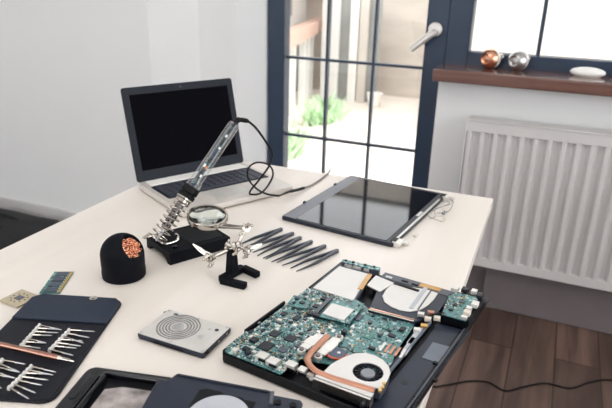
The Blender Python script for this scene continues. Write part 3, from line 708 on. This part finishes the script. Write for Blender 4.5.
def fan_of_bits(bases, ends, place):
    global bit0
    n_ = 7
    b0, b1 = Vector(bases[0]), Vector(bases[1])
    ho = MB(); hv = (b1-b0).normalized()
    ho.bar(b0-hv*.002, b1+hv*.002, .0036, .004)
    for k in range(n_): 
        p = b0.lerp(b1, k/(n_-1)); ho.box(p+Vector((0,0,.002)), (.003,.0022,.0035), math.atan2(hv.y,hv.x))
    o = ho.build('bit_holder', 'white_plate', None); inv2 = (Matrix.Translation(KO) @ Matrix.Rotation(KA,4,'Z')).inverted()
    o.parent = cs; o.data.transform(inv2); o['label'] = 'pale comb strip'
    for k in range(n_):
        t_ = k/(n_-1); p = b0.lerp(b1, t_)
        e0 = Vector(ends[0]).lerp(Vector(ends[1]), min(1,t_*2)) if t_ < .5 else Vector(ends[1]).lerp(Vector(ends[2]), (t_-.5)*2)
        d = Matrix.Rotation(rb_.uniform(-.22,.22),3,'Z') @ (e0-p); d *= rb_.uniform(.82,1.08); L_ = max(.018, min(.034, d.length)); d.normalize()
        o = make_bit() if bit0 is None else copy_tree(bit0)
        if bit0 is None: bit0 = o
        o.location = p+d*.0025+Vector((0,0,.0012)); o.rotation_euler = (0, -math.asin(max(-1,min(1,d.z)))+.02, math.atan2(d.y,d.x)); o.scale = (L_/.030,)+(.68,.68)
        o['label'] = 'small silver screwdriver bit, %s the %s fan' % (('topmost of','second from the top of','third from the top of','middle one of','third from the bottom of','second from the bottom of','lowest of')[k], place); o['group'] = '%s fan of screwdriver bits' % place
ZB = .7455
fan_of_bits([(-0.5853, 0.4931, 0.7455),(-0.5702, 0.4484, 0.7455)], [(-0.5507, 0.4976, 0.7455),(-0.5483, 0.4820, 0.7455),(-0.5426, 0.4554, 0.7455)], 'far left')
fan_of_bits([(-0.5417, 0.5006, 0.7455),(-0.5313, 0.4573, 0.7455)], [(-0.5098, 0.5079, 0.7455),(-0.5032, 0.4860, 0.7455),(-0.4973, 0.4605, 0.7455)], 'far right')
fan_of_bits([(-0.5669, 0.4166, 0.7455),(-0.5558, 0.3777, 0.7455)], [(-0.5322, 0.4219, 0.7455),(-0.5267, 0.4035, 0.7455),(-0.5194, 0.3772, 0.7455)], 'near left')
fan_of_bits([(-0.5256, 0.4218, 0.7455),(-0.5173, 0.3830, 0.7455)], [(-0.4911, 0.4294, 0.7455),(-0.4874, 0.4117, 0.7455),(-0.4822, 0.3832, 0.7455)], 'near right')
pa, pb = Vector((-0.6146, 0.4351, 0.7490)), Vector((-0.4849, 0.4494, 0.7485))
pd = (pb-pa).normalized(); PLn = (pb-pa).length
pn = thing('precision_screwdriver', 'rose gold pen screwdriver lying across the black bit case', 'screwdriver', pa)
m2 = MB(); m2.cyl(Vector(), pd*(PLn-.022), .0034, 16)
for k in range(6): m2.cyl(pd*(PLn-.05+.004*k), pd*(PLn-.0485+.004*k), .0038, 16)
m2.build('handle', 'rose', pn)
m2 = MB(); m2.cyl(pd*(PLn-.022), pd*(PLn-.016), .0034, 14, .0022); m2.cyl(pd*(PLn-.016), pd*(PLn-.006), .0024, 12); m2.cyl(pd*(PLn-.006), pd*PLn, .0014, 8, .0006); m2.build('bit', 'chrome', pn)

# ------------------------------------------------------------------ black covers in the foreground
def W3(a): return Vector(a)
ga = math.radians(13)
gA = thing('laptop_bezel_tray', 'glossy black shallow tray with a clear marbled window, beside the bit case', 'plastic cover', (-.4615,.4505,TZ), ga)
GW, GL = .16, .20
o_out = rrect(0,-GL,GW,0,.012); o_in = rrect(.020,-GL+.010,GW-.006,-.009,.008)
MB().plate(o_out, 0.0004, .010, [o_in]).build('rim', 'black_gloss', gA, bevel=.003, seg=3)
MB().plate(rrect(.018,-GL+.008,GW-.004,-.007,.006), .0006, .0022).build('floor_panel', 'black', gA)
o = MB().plate([(.034,-GL+.02),(.138,-GL+.02),(.138,-.022),(.052,-.022),(.034,-.03)], .0022, .0035).build('film_window', 'photo', gA); o['label'] = 'marbled grey translucent film'
MB().tube([(.026,-.014,.0085),(.026,-GL+.02,.0085)], .003, 8).build('ridge', 'black_gloss', gA)
MB().plate(rrect(.006,-.060,.014,-.016,.004), .0098, .0112).build('latch', 'black_gloss', gA, bevel=.0006)
gb = math.radians(9)
gB = thing('laptop_bottom_cover', 'matte black laptop bottom cover with a pale round label at the front edge', 'plastic cover', (-.352,.4753,TZ), gb)
MB().plate([(0,0),(.1146,0),(.1155,-.006),(.149,-.006),(.152,-.010),(.152,-.17),(0,-.17),(-.018,-.018),(-.009,-.016),(-.005,-.011),(-.002,-.001)], .010, .0165).build('panel', 'tray', gB, bevel=.0018)
MB().box((.056,-.004,.0172),(.110,.0030,.0018)).build('edge_rib', 'navy', gB, bevel=.0004)
MB().plate([(.036,-.022),(.042,-.018),(.060,-.018),(.064,-.021),(.086,-.021),(.090,-.024),(.103,-.024),(.103,-.05),(.036,-.05)], .0164,.0171).build('recess', 'black', gB)
o = MB().plate(circle((.072,-.060),.034,40,.0375), .0168, .0176).build('round_label', 'blue_grey', gB); o['label'] = 'pale blue grey round label'
for x, y in ((.126,-.018),(.143,-.018)): MB().cyl((x,y,.016),(x,y,.0182),.004,14).build('screw_boss', 'black', gB)
MB().box((.1175,-.013,.0175),(.004,.020,.003),.2).build('latch', 'grey_plastic', gB, bevel=.0006)
MB().box((.14,-.05,.0055),(.012,.07,.010)).build('rib', 'black', gB)

# ------------------------------------------------------------------ the opened laptop chassis
CA = math.radians(-8); CO = Vector((-.332,.545,TZ))
ch = thing('laptop_chassis', 'opened laptop base with a green motherboard, white fan and copper heat pipe', 'laptop base', CO, CA)
TRAY = [(.008,-.012),(.2415,-.012),(.2465,.325),(.206,.325),(.205,.300),(.10,.300),(.0985,.306),(.012,.300),(.008,.15),(.002,.13),(.000,.02),(.001,.0),(.003,-.007)]
MB().plate(TRAY, .0015, .0050).build('base_tray', 'black', ch, bevel=.001)
SW = [((.009,-.0105,.0085),(.2405,-.0105,.0085),.003,.011), ((.2400,-.012,.0075),(.2450,.300,.0075),.003,.008), ((.008,-.0105,.0085),(.0025,-.004,.0085),.003,.0108), ((.0025,-.004,.0085),(.0015,.03,.0085),.003,.010), ((.003,.040,.011),(.006,.13,.011),.0035,.016), ((.0115,.19,.010),(.0125,.299,.010),.004,.010)]
for a_ in SW: MB().bar(*a_).build('side_wall', 'black', ch, bevel=.0008)
ZP = .0165
# motherboard
PC = [(.009,-.0085),(.0045,-.003),(.004,.041),(.0095,.045),(.010,.128),(.012,.150),(.012,.184),(.055,.188),(.090,.194),(.116,.181),(.181,.187),(.184,.17),(.186,.11),(.192,.082),(.190,.075),(.186,.045),(.150,.045),(.095,.03),(.090,-.0085)]
mbd = MB().plate(PC, ZP-.0016, ZP).build('motherboard', 'pcb', ch)
def inside(p, poly):
    c = False; j = len(poly)-1
    for i in range(len(poly)):
        if (poly[i][1] > p[1]) != (poly[j][1] > p[1]) and p[0] < (poly[j][0]-poly[i][0])*(p[1]-poly[i][1])/(poly[j][1]-poly[i][1])+poly[i][0]: c = not c
        j = i
    return c
occ = []
def chip(c, w, h, t=.0016, m='chip', rot=0., name='chip', z=ZP, keep=True):
    MB().box((0,0,0),(w,h,t)).build(name, m, mbd, (c[0],c[1],z+t/2), rot, bevel=.0002)
    if keep: occ.append((c[0],c[1],max(w,h)*.62))
chip((0.0447, 0.0276), .016,.017); chip((0.0386, 0.0555), .012,.012); chip((0.0615, 0.0584), .013,.013)
chip((0.0427, 0.1044), .008,.012); chip((0.0224, 0.1032), .007,.009); chip((0.0523, 0.1229), .008,.008,.003); chip((0.0258, 0.0282), .009,.009,.004); chip((0.0288, 0.0071), .008,.006,.004)
chip((0.0642, 0.1216), .010,.007,.005); chip((0.0519, 0.1686), .014,.008,.003); chip((0.0504, 0.1454), .011,.008,.002); chip((0.0815, 0.0492), .009,.009,.003,'chip_grey'); chip((0.0672, 0.0322), .010,.010,.0016,'chip_grey')
chip((0.1426, 0.1185), .012,.012,.001,'pcb_dark'); chip((0.1123, 0.1504), .009,.014,.0016,'chip_grey'); chip((0.1525, 0.1503), .010,.010,.0014,'pcb_dark'); chip((0.1143, 0.1054), .006,.006,.006); chip((0.1593, 0.0951), .008,.005,.003); chip((0.1689, 0.1357), .010,.006,.002); chip((0.1744, 0.1561), .006,.008,.003)
# gold finger block by the tray
gfb = (0.1803, 0.1063)
for k in range(5): chip((gfb[0]-.012+.0068*k, gfb[1]+.001), .0032,.020,.0012, 'copper' if k in (1,2,3) else 'white_plate', .05, 'contact_strip')
# white and metal connectors along the front edge
for (uv, w, h, t, m_) in (((0.0558, 0.0041), .014,.012,.006,'tin'), ((0.0726, 0.0020), .014,.012,.006,'tin'), ((0.0960, 0.0064), .013,.010,.008,'tin'), ((0.1114, 0.0062), .0095,.009,.007,'tin'), ((0.0190, -0.0023), .007,.006,.004,'tin'), ((0.1232, 0.0059),.009,.006,.004,'tin'), ((0.0355, 0.0022),.006,.006,.004,'chip')):
    chip(uv, w, h, t, m_, 0, 'connector')
for uv in ((0.0596, -0.0013), (0.0762, -0.0033), (0.0982, 0.0019), (0.1135, 0.0018)):
    MB().box((uv[0],uv[1]-.001,ZP+.003),(.010,.002,.003)).build('port_opening', 'black', mbd)
# small green daughter board at the left corner
db = MB().plate([(0.0130, 0.1293), (0.0090, 0.1502), (0.0252, 0.1542), (0.0395, 0.1469), (0.0420, 0.1291), (0.0290, 0.1236)], ZP+.002, ZP+.0034).build('daughter_board', 'pcb', ch)
for uv, s in (((0.0186, 0.1430),.005),((0.0303, 0.1375),.006),((0.0281, 0.1494),.004),((0.0209, 0.1313),.004)): MB().box((uv[0],uv[1],ZP+.0042),(s,s,.0016)).build('chip', 'chip', db)
MB().plate([(0.0120, 0.1348), (0.0372, 0.1482), (0.0369, 0.1349), (0.0261, 0.1310)], ZP-.001, ZP+.002).build('board_support', 'black', ch)
rc = random.Random(21)
n_ch = 0
def free(p, r): return all(math.hypot(p[0]-o[0], p[1]-o[1]) > r+o[2]*.9 for o in occ)
HOT = [(.10,.03,.045),(.13,.06,.03),(.055,.165,.02)]
tries = 0
while n_ch < 64 and tries < 6000:
    tries += 1
    p = (rc.uniform(.004,.186), rc.uniform(-.004,.185)); w, h = rc.uniform(.003,.0065), rc.uniform(.003,.007)
    if not inside(p, PC) or not inside((p[0]+w,p[1]+h), PC) or not inside((p[0]-w,p[1]-h), PC) or not free(p, max(w,h)*.7): continue
    if p[0] > .085 and p[1] < .10: continue
    if p[0] > .1 and rc.random() < .5: continue
    chip(p, w, h, rc.uniform(.0008,.0026), rc.choice(['chip','chip','chip','chip_grey','off_white','tin']), rc.choice((0,0,PI/4 if rc.random()<.1 else 0)), 'chip'); n_ch += 1
sm = MB()
for i in range(3400):
    p = (rc.uniform(.003,.188), rc.uniform(-.007,.188))
    if not inside(p, PC) or not free(p, .0006): continue
    if p[0] > .1 and rc.random() < .65: continue
    sm.mi = rc.choice((0,0,1,1,1,2,3,4)); a, b, t = rc.uniform(.0009,.0027), rc.uniform(.0007,.0017), rc.uniform(.0004,.0010)
    if rc.random() < .5: a, b = b, a
    sm.box((p[0],p[1],ZP+t/2),(a,b,t))
o = sm.build('surface_components', ['white_plate','chip','gold','tin','chip_grey'], mbd, smooth=0); o['kind'] = 'stuff'; o['label'] = 'tiny pale and dark soldered components'
for uv in ((0.0183, 0.0027), (0.1263, 0.0029), (0.1671, 0.1053), (0.1810, 0.1302), (0.1155, 0.1259), (0.0044, 0.0671), (0.0910, 0.1126)):
    MB().cyl((uv[0],uv[1],ZP),(uv[0],uv[1],ZP+.0006),.0034,16).cyl((uv[0],uv[1],ZP),(uv[0],uv[1],ZP+.0014),.0018,12).build('screw', 'steel', mbd)
# memory socket strip
a, b = (0.1166, 0.1758), (0.1822, 0.1822)
ss = MB().bar((a[0],a[1],ZP+.002),(b[0],b[1],ZP+.002),.0075,.004).build('memory_socket', 'chip', ch, bevel=.0004)
MB().bar((a[0]+.001,a[1]+.0005,ZP+.0042),(b[0]-.001,b[1]+.0005,ZP+.0042),.0032,.001).build('contact_row', 'rose', ss)
MB().bar((a[0]+.001,a[1]-.0030,ZP+.0042),(b[0]-.001,b[1]-.0030,ZP+.0042),.0014,.001).build('contact_row', 'off_white', ss)
# wireless card with a white label
wc = MB().plate([(0.0650, 0.1681), (0.1064, 0.1820), (0.1122, 0.1245), (0.0703, 0.1175)], ZP+.0045, ZP+.0056).build('wireless_card', 'pcb', ch)
MB().plate([(0.0688, 0.1553), (0.1023, 0.1574), (0.1027, 0.1254), (0.0707, 0.1250)], ZP+.0056, ZP+.0072).build('shield_can', 'white_plate', wc)
MB().plate([(0.0636, 0.1679), (0.1049, 0.1822), (0.1098, 0.1296), (0.0692, 0.1222)], ZP, ZP+.0045).build('card_slot', 'black', ch)
for i in range(6):
    t_ = i/5; pa_, pb_ = (0.1023, 0.1727), (0.1067, 0.1278); MB().box((pa_[0]+(pb_[0]-pa_[0])*t_, pa_[1]+(pb_[1]-pa_[1])*t_, ZP+.0063),(.0022,.0018,.0012)).build('capacitor', 'off_white' if i % 2 else 'chip', wc)
# grey bar left of the card
a, b = (0.0554, 0.1829), (0.0592, 0.1232)
MB().bar((a[0],a[1],ZP+.002),(b[0],b[1],ZP+.002),.006,.003).build('ribbon_clip', 'grey_plastic', ch, bevel=.0005)
# white metal bay cover at the far left corner
MB().plate([(0.0178, 0.2735), (0.0700, 0.2756), (0.0848, 0.1895), (0.0181, 0.1890)], .0150, .0170).build('bay_cover', 'white_plate', ch, bevel=.0003)
MB().plate([(0.0126, 0.2852), (0.0704, 0.2842), (0.0877, 0.1884), (0.0140, 0.1829)], .005, .0150).build('bay_frame', 'mid', ch, bevel=.0004)
a, b = (0.0154, 0.2865), (0.0790, 0.2933)
sb = MB().bar((a[0],a[1],.0205),(b[0],b[1],.0205),.010,.0014).build('port_board', 'pcb', ch)
MB().bar((a[0],a[1],.0125),(b[0],b[1],.0125),.008,.0145).build('port_housing', 'mid', ch, bevel=.0005)
for t_, w in ((.22,.012),(.45,.014),(.70,.008)): 
    x, y = a[0]+(b[0]-a[0])*t_, a[1]+(b[1]-a[1])*t_; MB().box((x,y-.0055,.0150),(w,.004,.008)).build('metal_port', 'tin', sb)
for t_ in (.1,.3,.5,.62,.85):
    x, y = a[0]+(b[0]-a[0])*t_, a[1]+(b[1]-a[1])*t_; MB().box((x,y+.001,.0222),(.004,.003,.002)).build('chip', 'chip' if t_ != .5 else 'off_white', sb)
a, b = (0.0715, 0.2743), (0.0796, 0.2225)
MB().bar((a[0],a[1],.0178),(b[0],b[1],.0178),.0075,.0008).build('ribbon_cable', 'amber', ch)
# speaker / touchpad zone
MB().plate([(0.0815, 0.2428), (0.0799, 0.2785), (0.1133, 0.2717), (0.1063, 0.2356)], .0148, .0165).build('white_label', 'white_plate', ch)
MB().plate([(0.1014, 0.2323), (0.0856, 0.2924), (0.1984, 0.2952), (0.1984, 0.2587), (0.1990, 0.2232), (0.1803, 0.1877), (0.1136, 0.1825)], .008, .0146).build('palm_rest_plate', 'tray', ch, bevel=.0006)
DD = [(0.1120, 0.2670), (0.1113, 0.2462), (0.1144, 0.2268), (0.1239, 0.2125), (0.1372, 0.2054), (0.1516, 0.2039), (0.1650, 0.2077), (0.1751, 0.2201), (0.1802, 0.2382), (0.1816, 0.2594), (0.1805, 0.2797), (0.1642, 0.2815), (0.1512, 0.2783)]
MB().plate(DD, .0146, .0160).build('round_cover', 'white_plate', ch, bevel=.0004)
for p, q2, m_ in (((0.1595, 0.2857),(0.1634, 0.2156),'blue_grey'),((0.1693, 0.2849),(0.1727, 0.2185),'grey_plastic')):
    MB().bar((p[0],p[1],.0163),(q2[0],q2[1],.0163),.006 if m_ == 'blue_grey' else .0022,.0008).build('flat_cable', m_, ch)
a, b = (0.0870, 0.2893), (0.2003, 0.2893)
MB().bar((a[0],a[1],.0135),(b[0],b[1],.0135),.018,.004).build('rear_edge_strip', 'grey_plastic', ch, bevel=.0006)
a, b = (0.1153, 0.2708), (0.1549, 0.2684)
MB().bar((a[0],a[1],.0165),(b[0],b[1],.0165),.0045,.003).build('slot', 'black', ch)
a, b = (0.1486, 0.2890), (0.1810, 0.2913)
MB().bar((a[0],a[1],.0162),(b[0],b[1],.0162),.011,.0008).build('amber_label', 'amber', ch)
for uv in ((0.0990, 0.2851), (0.1250, 0.2869), (0.1421, 0.2850)): MB().box((uv[0],uv[1],.0160),(.010,.004,.0014)).build('clip', 'black' if uv[0] > .12 else 'white_plate', ch)
# raised corner board
cbp = [(0.1967, 0.2800), (0.2056, 0.2948), (0.2378, 0.3021), (0.2480, 0.2916), (0.2448, 0.2239), (0.2061, 0.2197)]
MB().plate([(x*.98+.2*.02, y-.001) for x, y in cbp], .004, .0195).build('corner_block', 'black', ch, bevel=.0008)
cbd = MB().plate([(0.1991, 0.2724), (0.2062, 0.2877), (0.2374, 0.2927), (0.2406, 0.2192), (0.2074, 0.2177)], .0196, .0210).build('corner_board', 'pcb', ch)
for (u_, w, h, t, m_) in (((0.2018, 0.2919),.010,.010,.006,'tin'),((0.2152, 0.2973),.009,.010,.006,'chip'),((0.2282, 0.2989),.008,.009,.006,'tin'),((0.2390, 0.2921),.007,.012,.006,'chip'),((0.2398, 0.2640),.009,.012,.006,'white_plate'),((0.2359, 0.2485),.007,.008,.005,'tin'),((0.2371, 0.2352),.009,.009,.006,'off_white'),((0.2368, 0.2227),.008,.006,.004,'tin'),((0.2151, 0.2509),.006,.006,.0016,'chip'),((0.2209, 0.2647),.008,.006,.0016,'chip_grey'),((0.2147, 0.2344),.006,.005,.0016,'chip')):
    MB().box((u_[0],u_[1],.0210+t/2),(w,h,t)).build('connector' if t > .003 else 'chip', m_, cbd, bevel=.0003)
sm = MB()
for i in range(130):
    u0, v0 = rc.uniform(.192,.236), rc.uniform(.235,.318)
    if not inside((u0,v0), [(0.1991, 0.2724), (0.2062, 0.2877), (0.2374, 0.2927), (0.2406, 0.2192), (0.2074, 0.2177)]): continue
    sm.mi = rc.choice((0,0,1,2)); sm.box((u0,v0,.0214),(rc.uniform(.0008,.002),rc.uniform(.0008,.002),.0008))
o = sm.build('surface_components', ['white_plate','chip','gold'], cbd, smooth=0); o['kind'] = 'stuff'
# right hand battery bay
MB().plate([(0.2041, 0.2104), (0.2486, 0.2160), (.2395,.02), (.2385,-.0095), (.196,-.0095), (.196,.05)], .005, .0088).build('battery_bay', 'tray', ch, bevel=.0006)
lb = MB().plate([(0.2154, 0.1629), (0.2369, 0.1649), (0.2360, 0.1237), (0.2155, 0.1227)], .0087, .0096).build('bay_label', 'bay_patch', ch); lb['label'] = 'grey rectangular patch'
a, b = (0.2028, 0.2049), (0.2103, 0.0209)
MB().bar((.196,.205,.0115),(.191,.0,.0115),.0045,.008).build('bay_rail', 'navy', ch, bevel=.0006)
MB().bar((.1990,.20,.0150),(.1940,.0,.0150),.0018,.004).build('bay_rail', 'bay_patch', ch)  # pale strip: a rim highlight put into the rail colour
MB().bar((.2035,.20,.0080),(.1985,.0,.0080),.0050,.0024).build('bay_groove', 'black', ch)
MB().bar((.2380,.21,.0080),(.2330,.0,.0080),.0030,.0024).build('bay_groove', 'black', ch)
MB().bar((.2415,.215,.0100),(.2365,.0,.0100),.0022,.0035).build('bay_rail', 'mid', ch)  # outer rim highlight painted as a lighter rail
for uv in ((0.2356, 0.1207), (0.2385, 0.0492), (0.2433, 0.0885)): MB().box((uv[0],uv[1],.0098),(.009,.005,.003)).build('clip', 'black', ch, bevel=.0004)
for uv in ((0.2157, 0.0666), (0.2354, 0.0816), (0.2400, 0.1617)): MB().cyl((uv[0],uv[1],.0085),(uv[0],uv[1],.0091),.0042,18).build('rubber_foot', 'chip', ch)
for uv, s in (((0.1816, 0.2062),'tin'),((0.1939, 0.2005),'off_white'),((0.1960, 0.1800),'gold'),((0.1919, 0.2178),'copper'),((0.1916, 0.1656),'tin'),((0.2039, 0.2090),'off_white')): MB().box((uv[0],uv[1],.0175),(.009,.007,.005),.3).build('cable_plug', s, ch, bevel=.0004)
for (p, q2) in (((0.1930, 0.1770),(0.1935, 0.1331)),((0.1939, 0.1494),(0.1954, 0.1086))): MB().bar((p[0],p[1],.0145),(q2[0],q2[1],.0145),.007,.004).build('bracket', 'blue_grey' if p[0] > .19 else 'tin', ch, bevel=.0005)
MB().tube(spline([V2((0.1930, 0.2037),.019), V2((0.2028, 0.2164),.021), V2((0.2125, 0.2259),.019)],6), .0016, 8).build('wire_bundle', 'black', ch)
# heat sink: clamps, pipe, fins, fan
zf = ZP+.0085
for (p, q2) in (((0.0934, 0.0852),(0.0895, 0.0396)),((0.1150, 0.0900),(0.1128, 0.0401))):
    P0, Q0 = V2(p,ZP+.0045), V2(q2,ZP+.0045); d = (Q0-P0)
    cl = MB(); cl.bar(P0+d*.1,Q0-d*.1,.0125,.0030); cl.bar(P0+d*.30,Q0-d*.30,.0160,.0036); cl.cyl(P0-Vector((0,0,.004)),P0+Vector((0,0,.001)),.0055,20); cl.cyl(Q0-Vector((0,0,.004)),Q0+Vector((0,0,.001)),.0055,20)
    co_ = cl.build('heat_sink_clamp', 'tin', ch, bevel=.0008)
    for e_ in (P0, Q0): MB().cyl(e_+Vector((0,0,.001)), e_+Vector((0,0,.003)), .0030, 14).cyl(e_+Vector((0,0,.003)), e_+Vector((0,0,.0034)), .0011, 8).build('spring_screw', 'barrel', co_)
hp = spline([V2((0.1037, 0.0812),ZP+.0075), V2((0.1033, 0.0612),ZP+.0078), V2((0.1042, 0.0388),ZP+.008), V2((0.1084, 0.0223),ZP+.008), V2((0.1242, 0.0108),ZP+.008), V2((0.1437, 0.0092),ZP+.008), V2((0.1707, 0.0119),ZP+.008), V2((0.1996, 0.0152),ZP+.008)], 8)
m2 = MB(); m2.tube(hp, .0040, 12)
for v in m2.bm.verts: v.co.z = ZP+.008+(v.co.z-ZP-.008)*.5
m2.build('heat_pipe', 'copper', ch, smooth=60)
FC = (0.1789, 0.0415)
FO = [(0.1352, 0.0032), (0.1359, 0.0305), (0.1391, 0.0419), (0.1440, 0.0558), (0.1506, 0.0669), (0.1609, 0.0736), (0.1722, 0.0752), (0.1840, 0.0724), (0.1944, 0.0652), (0.2017, 0.0542), (0.2043, 0.0385), (0.2043, 0.0218), (0.1748, 0.0161)]
FR_ = .0180
zt = ZP+.0078
fh = MB().plate(FO, zt-.0012, zt, [circle((FC[0],FC[1]), FR_, 36)]).build('fan_housing', 'white_plate', ch)
MB().plate([(FC[0]+(x-FC[0])*.97, FC[1]+(y-FC[1])*.97) for x, y in FO], .006, zt-.0012, [circle((FC[0],FC[1]), FR_+.002, 36)]).build('fan_wall', 'mid', fh)
MB().plate(circle((FC[0],FC[1]), FR_+.002, 36), .006, .0075).build('fan_floor', 'black', fh)
MB().cyl((FC[0],FC[1],.008),(FC[0],FC[1],zt-.001),.0085,32).build('fan_hub', 'hub', fh, bevel=.0008)
for k in range(17):
    a = 2*PI*k/17; p0 = Vector((FC[0]+.0082*math.cos(a), FC[1]+.0082*math.sin(a), .0155)); p1 = Vector((FC[0]+.0172*math.cos(a+.38), FC[1]+.0172*math.sin(a+.38), .0155))
    MB().bar(p0, p1, .0010, .012).build('fan_blade', 'chip', fh)
for uv in ((0.2047, 0.0251), (0.2036, 0.0317), (0.2048, 0.0181)): MB().cyl((uv[0],uv[1],zt-.002),(uv[0],uv[1],zt+.001),.0022,12).build('screw', 'gold', fh)
a, b = Vector(V2((0.1307, 0.0089),0)), Vector(V2((0.2008, 0.0114),0)); dv = (b-a); nn = Vector((dv.y,-dv.x,0)).normalized()
if nn.y > 0: nn = -nn
for k in range(26):
    p = a+dv*(k/25)+nn*.0065; MB().bar((p.x-nn.x*.005,p.y-nn.y*.005,.0165),(p.x+nn.x*.005,p.y+nn.y*.005,.0165),.0006,.011).build('cooling_fin', 'barrel', ch)
P0 = a+nn*.004; P1 = b+nn*.004
MB().bar((P0.x,P0.y,zt-.0008),(P1.x,P1.y,zt-.0008),.0075,.0008).build('fin_plate', 'white_plate', ch)
P0 = a+nn*.0105; P1 = b+nn*.0105
MB().bar((P0.x,P0.y,zt-.0012),(P1.x,P1.y,zt-.0012),.0025,.0008).build('fin_plate', 'tin', ch)
P0 = a+nn*.0150; P1 = b+nn*.0150
MB().bar((P0.x,P0.y,.0075),(P1.x,P1.y,.0075),.0018,.0010).build('fin_plate', 'tin', ch)
# coin sized blue disc with red and orange leads beside the fan
bc = (0.1284, 0.0597)
bd = MB().cyl((bc[0],bc[1],ZP+.001),(bc[0],bc[1],ZP+.004),.0115,28).build('coin_cell', 'blue', ch, bevel=.0005)
MB().cyl((bc[0]+.002,bc[1]+.001,ZP+.004),(bc[0]+.002,bc[1]+.001,ZP+.0046),.0022,12).build('solder_tab', 'tin', bd)
for m_, dr in (('orange',.0125),('red',.0142)):
    MB().tube([(bc[0]+dr*math.cos(t), bc[1]+dr*math.sin(t), ZP+.0045) for t in [math.radians(-150+k*12) for k in range(15)]], .0006, 6).build('wire', m_, ch)
MB().tube(spline([(bc[0]-.004,bc[1]+.012,ZP+.004),(bc[0]+.004,bc[1]+.016,ZP+.003),(bc[0]+.016,bc[1]+.013,ZP+.0025),(bc[0]+.022,bc[1]+.018,ZP+.002)],6), .0006, 6).build('wire', 'black', ch)
for y in (.05,.25): 
    for x in (.03,.22): MB().cyl((x,y,0),(x,y,.002),.006,14).build('rubber_foot', 'rubber', ch)

# ------------------------------------------------------------------ light, camera
w = bpy.data.worlds.new('overcast_sky'); scene.world = w; w.use_nodes = True
nt = w.node_tree; bgn = nt.nodes['Background']
tcw = nt.nodes.new('ShaderNodeTexCoord'); sx = nt.nodes.new('ShaderNodeSeparateXYZ'); rp_ = nt.nodes.new('ShaderNodeValToRGB')
nt.links.new(tcw.outputs['Generated'], sx.inputs[0]); nt.links.new(sx.outputs['Z'], rp_.inputs['Fac'])
rp_.color_ramp.elements[0].color = (.93,.94,.96,1); rp_.color_ramp.elements[1].color = (.97,.985,1,1)
nt.links.new(rp_.outputs['Color'], bgn.inputs['Color']); bgn.inputs['Strength'].default_value = 1.75
sl = bpy.data.lights.new('sun', 'SUN'); sl.energy = 1.0; sl.angle = math.radians(12); sl.color = (1,.97,.93)
so = bpy.data.objects.new('sun', sl); COL.objects.link(so); so.location = (6,4,8); so.rotation_euler = Vector((-.5,.2,-.84)).to_track_quat('-Z','Y').to_euler()

al = bpy.data.lights.new('added_ceiling_fill', 'AREA'); al.shape = 'RECTANGLE'; al.size = 1.8; al.size_y = 1.6; al.energy = 7; al.color = (1,.985,.96)  # unseen area light, added under the ceiling to brighten the table
ao = bpy.data.objects.new('added_ceiling_fill', al); COL.objects.link(ao); ao.location = (-.75, .15, CEIL-.03)
cp_ = [595.0, 0.3685164772390584, 0.027619821782868592, -0.3933175371010543, 306.0, 204.0, 0.4533289938303898]
cd = bpy.data.cameras.new('camera'); co_ = bpy.data.objects.new('camera', cd); COL.objects.link(co_)
cd.sensor_width = 36; cd.lens = 36*595/612; cd.clip_start = .02
pi_, ro_, ya_ = cp_[1], cp_[2], cp_[3]
F = Vector((math.sin(ya_)*math.cos(pi_), math.cos(ya_)*math.cos(pi_), -math.sin(pi_))); Rr = Vector((math.cos(ya_), -math.sin(ya_), 0)); U = Rr.cross(F)
X = Rr*math.cos(ro_)+U*math.sin(ro_); Yv = -Rr*math.sin(ro_)+U*math.cos(ro_)
mw = Matrix((X, Yv, -F)).transposed().to_4x4(); mw.translation = (0,0,TZ+cp_[6]); co_.matrix_world = mw
cd.dof.use_dof = True; cd.dof.focus_distance = .88; cd.dof.aperture_fstop = 8.0
scene.camera = co_
scene.view_settings.view_transform = 'Standard'; scene.view_settings.look = 'None'; scene.view_settings.gamma = 1
scene.view_settings.exposure = 1.40
scene.cycles.use_denoising = True
scene.cycles.max_bounces = 12; scene.cycles.diffuse_bounces = 8; scene.cycles.transparent_max_bounces = 16
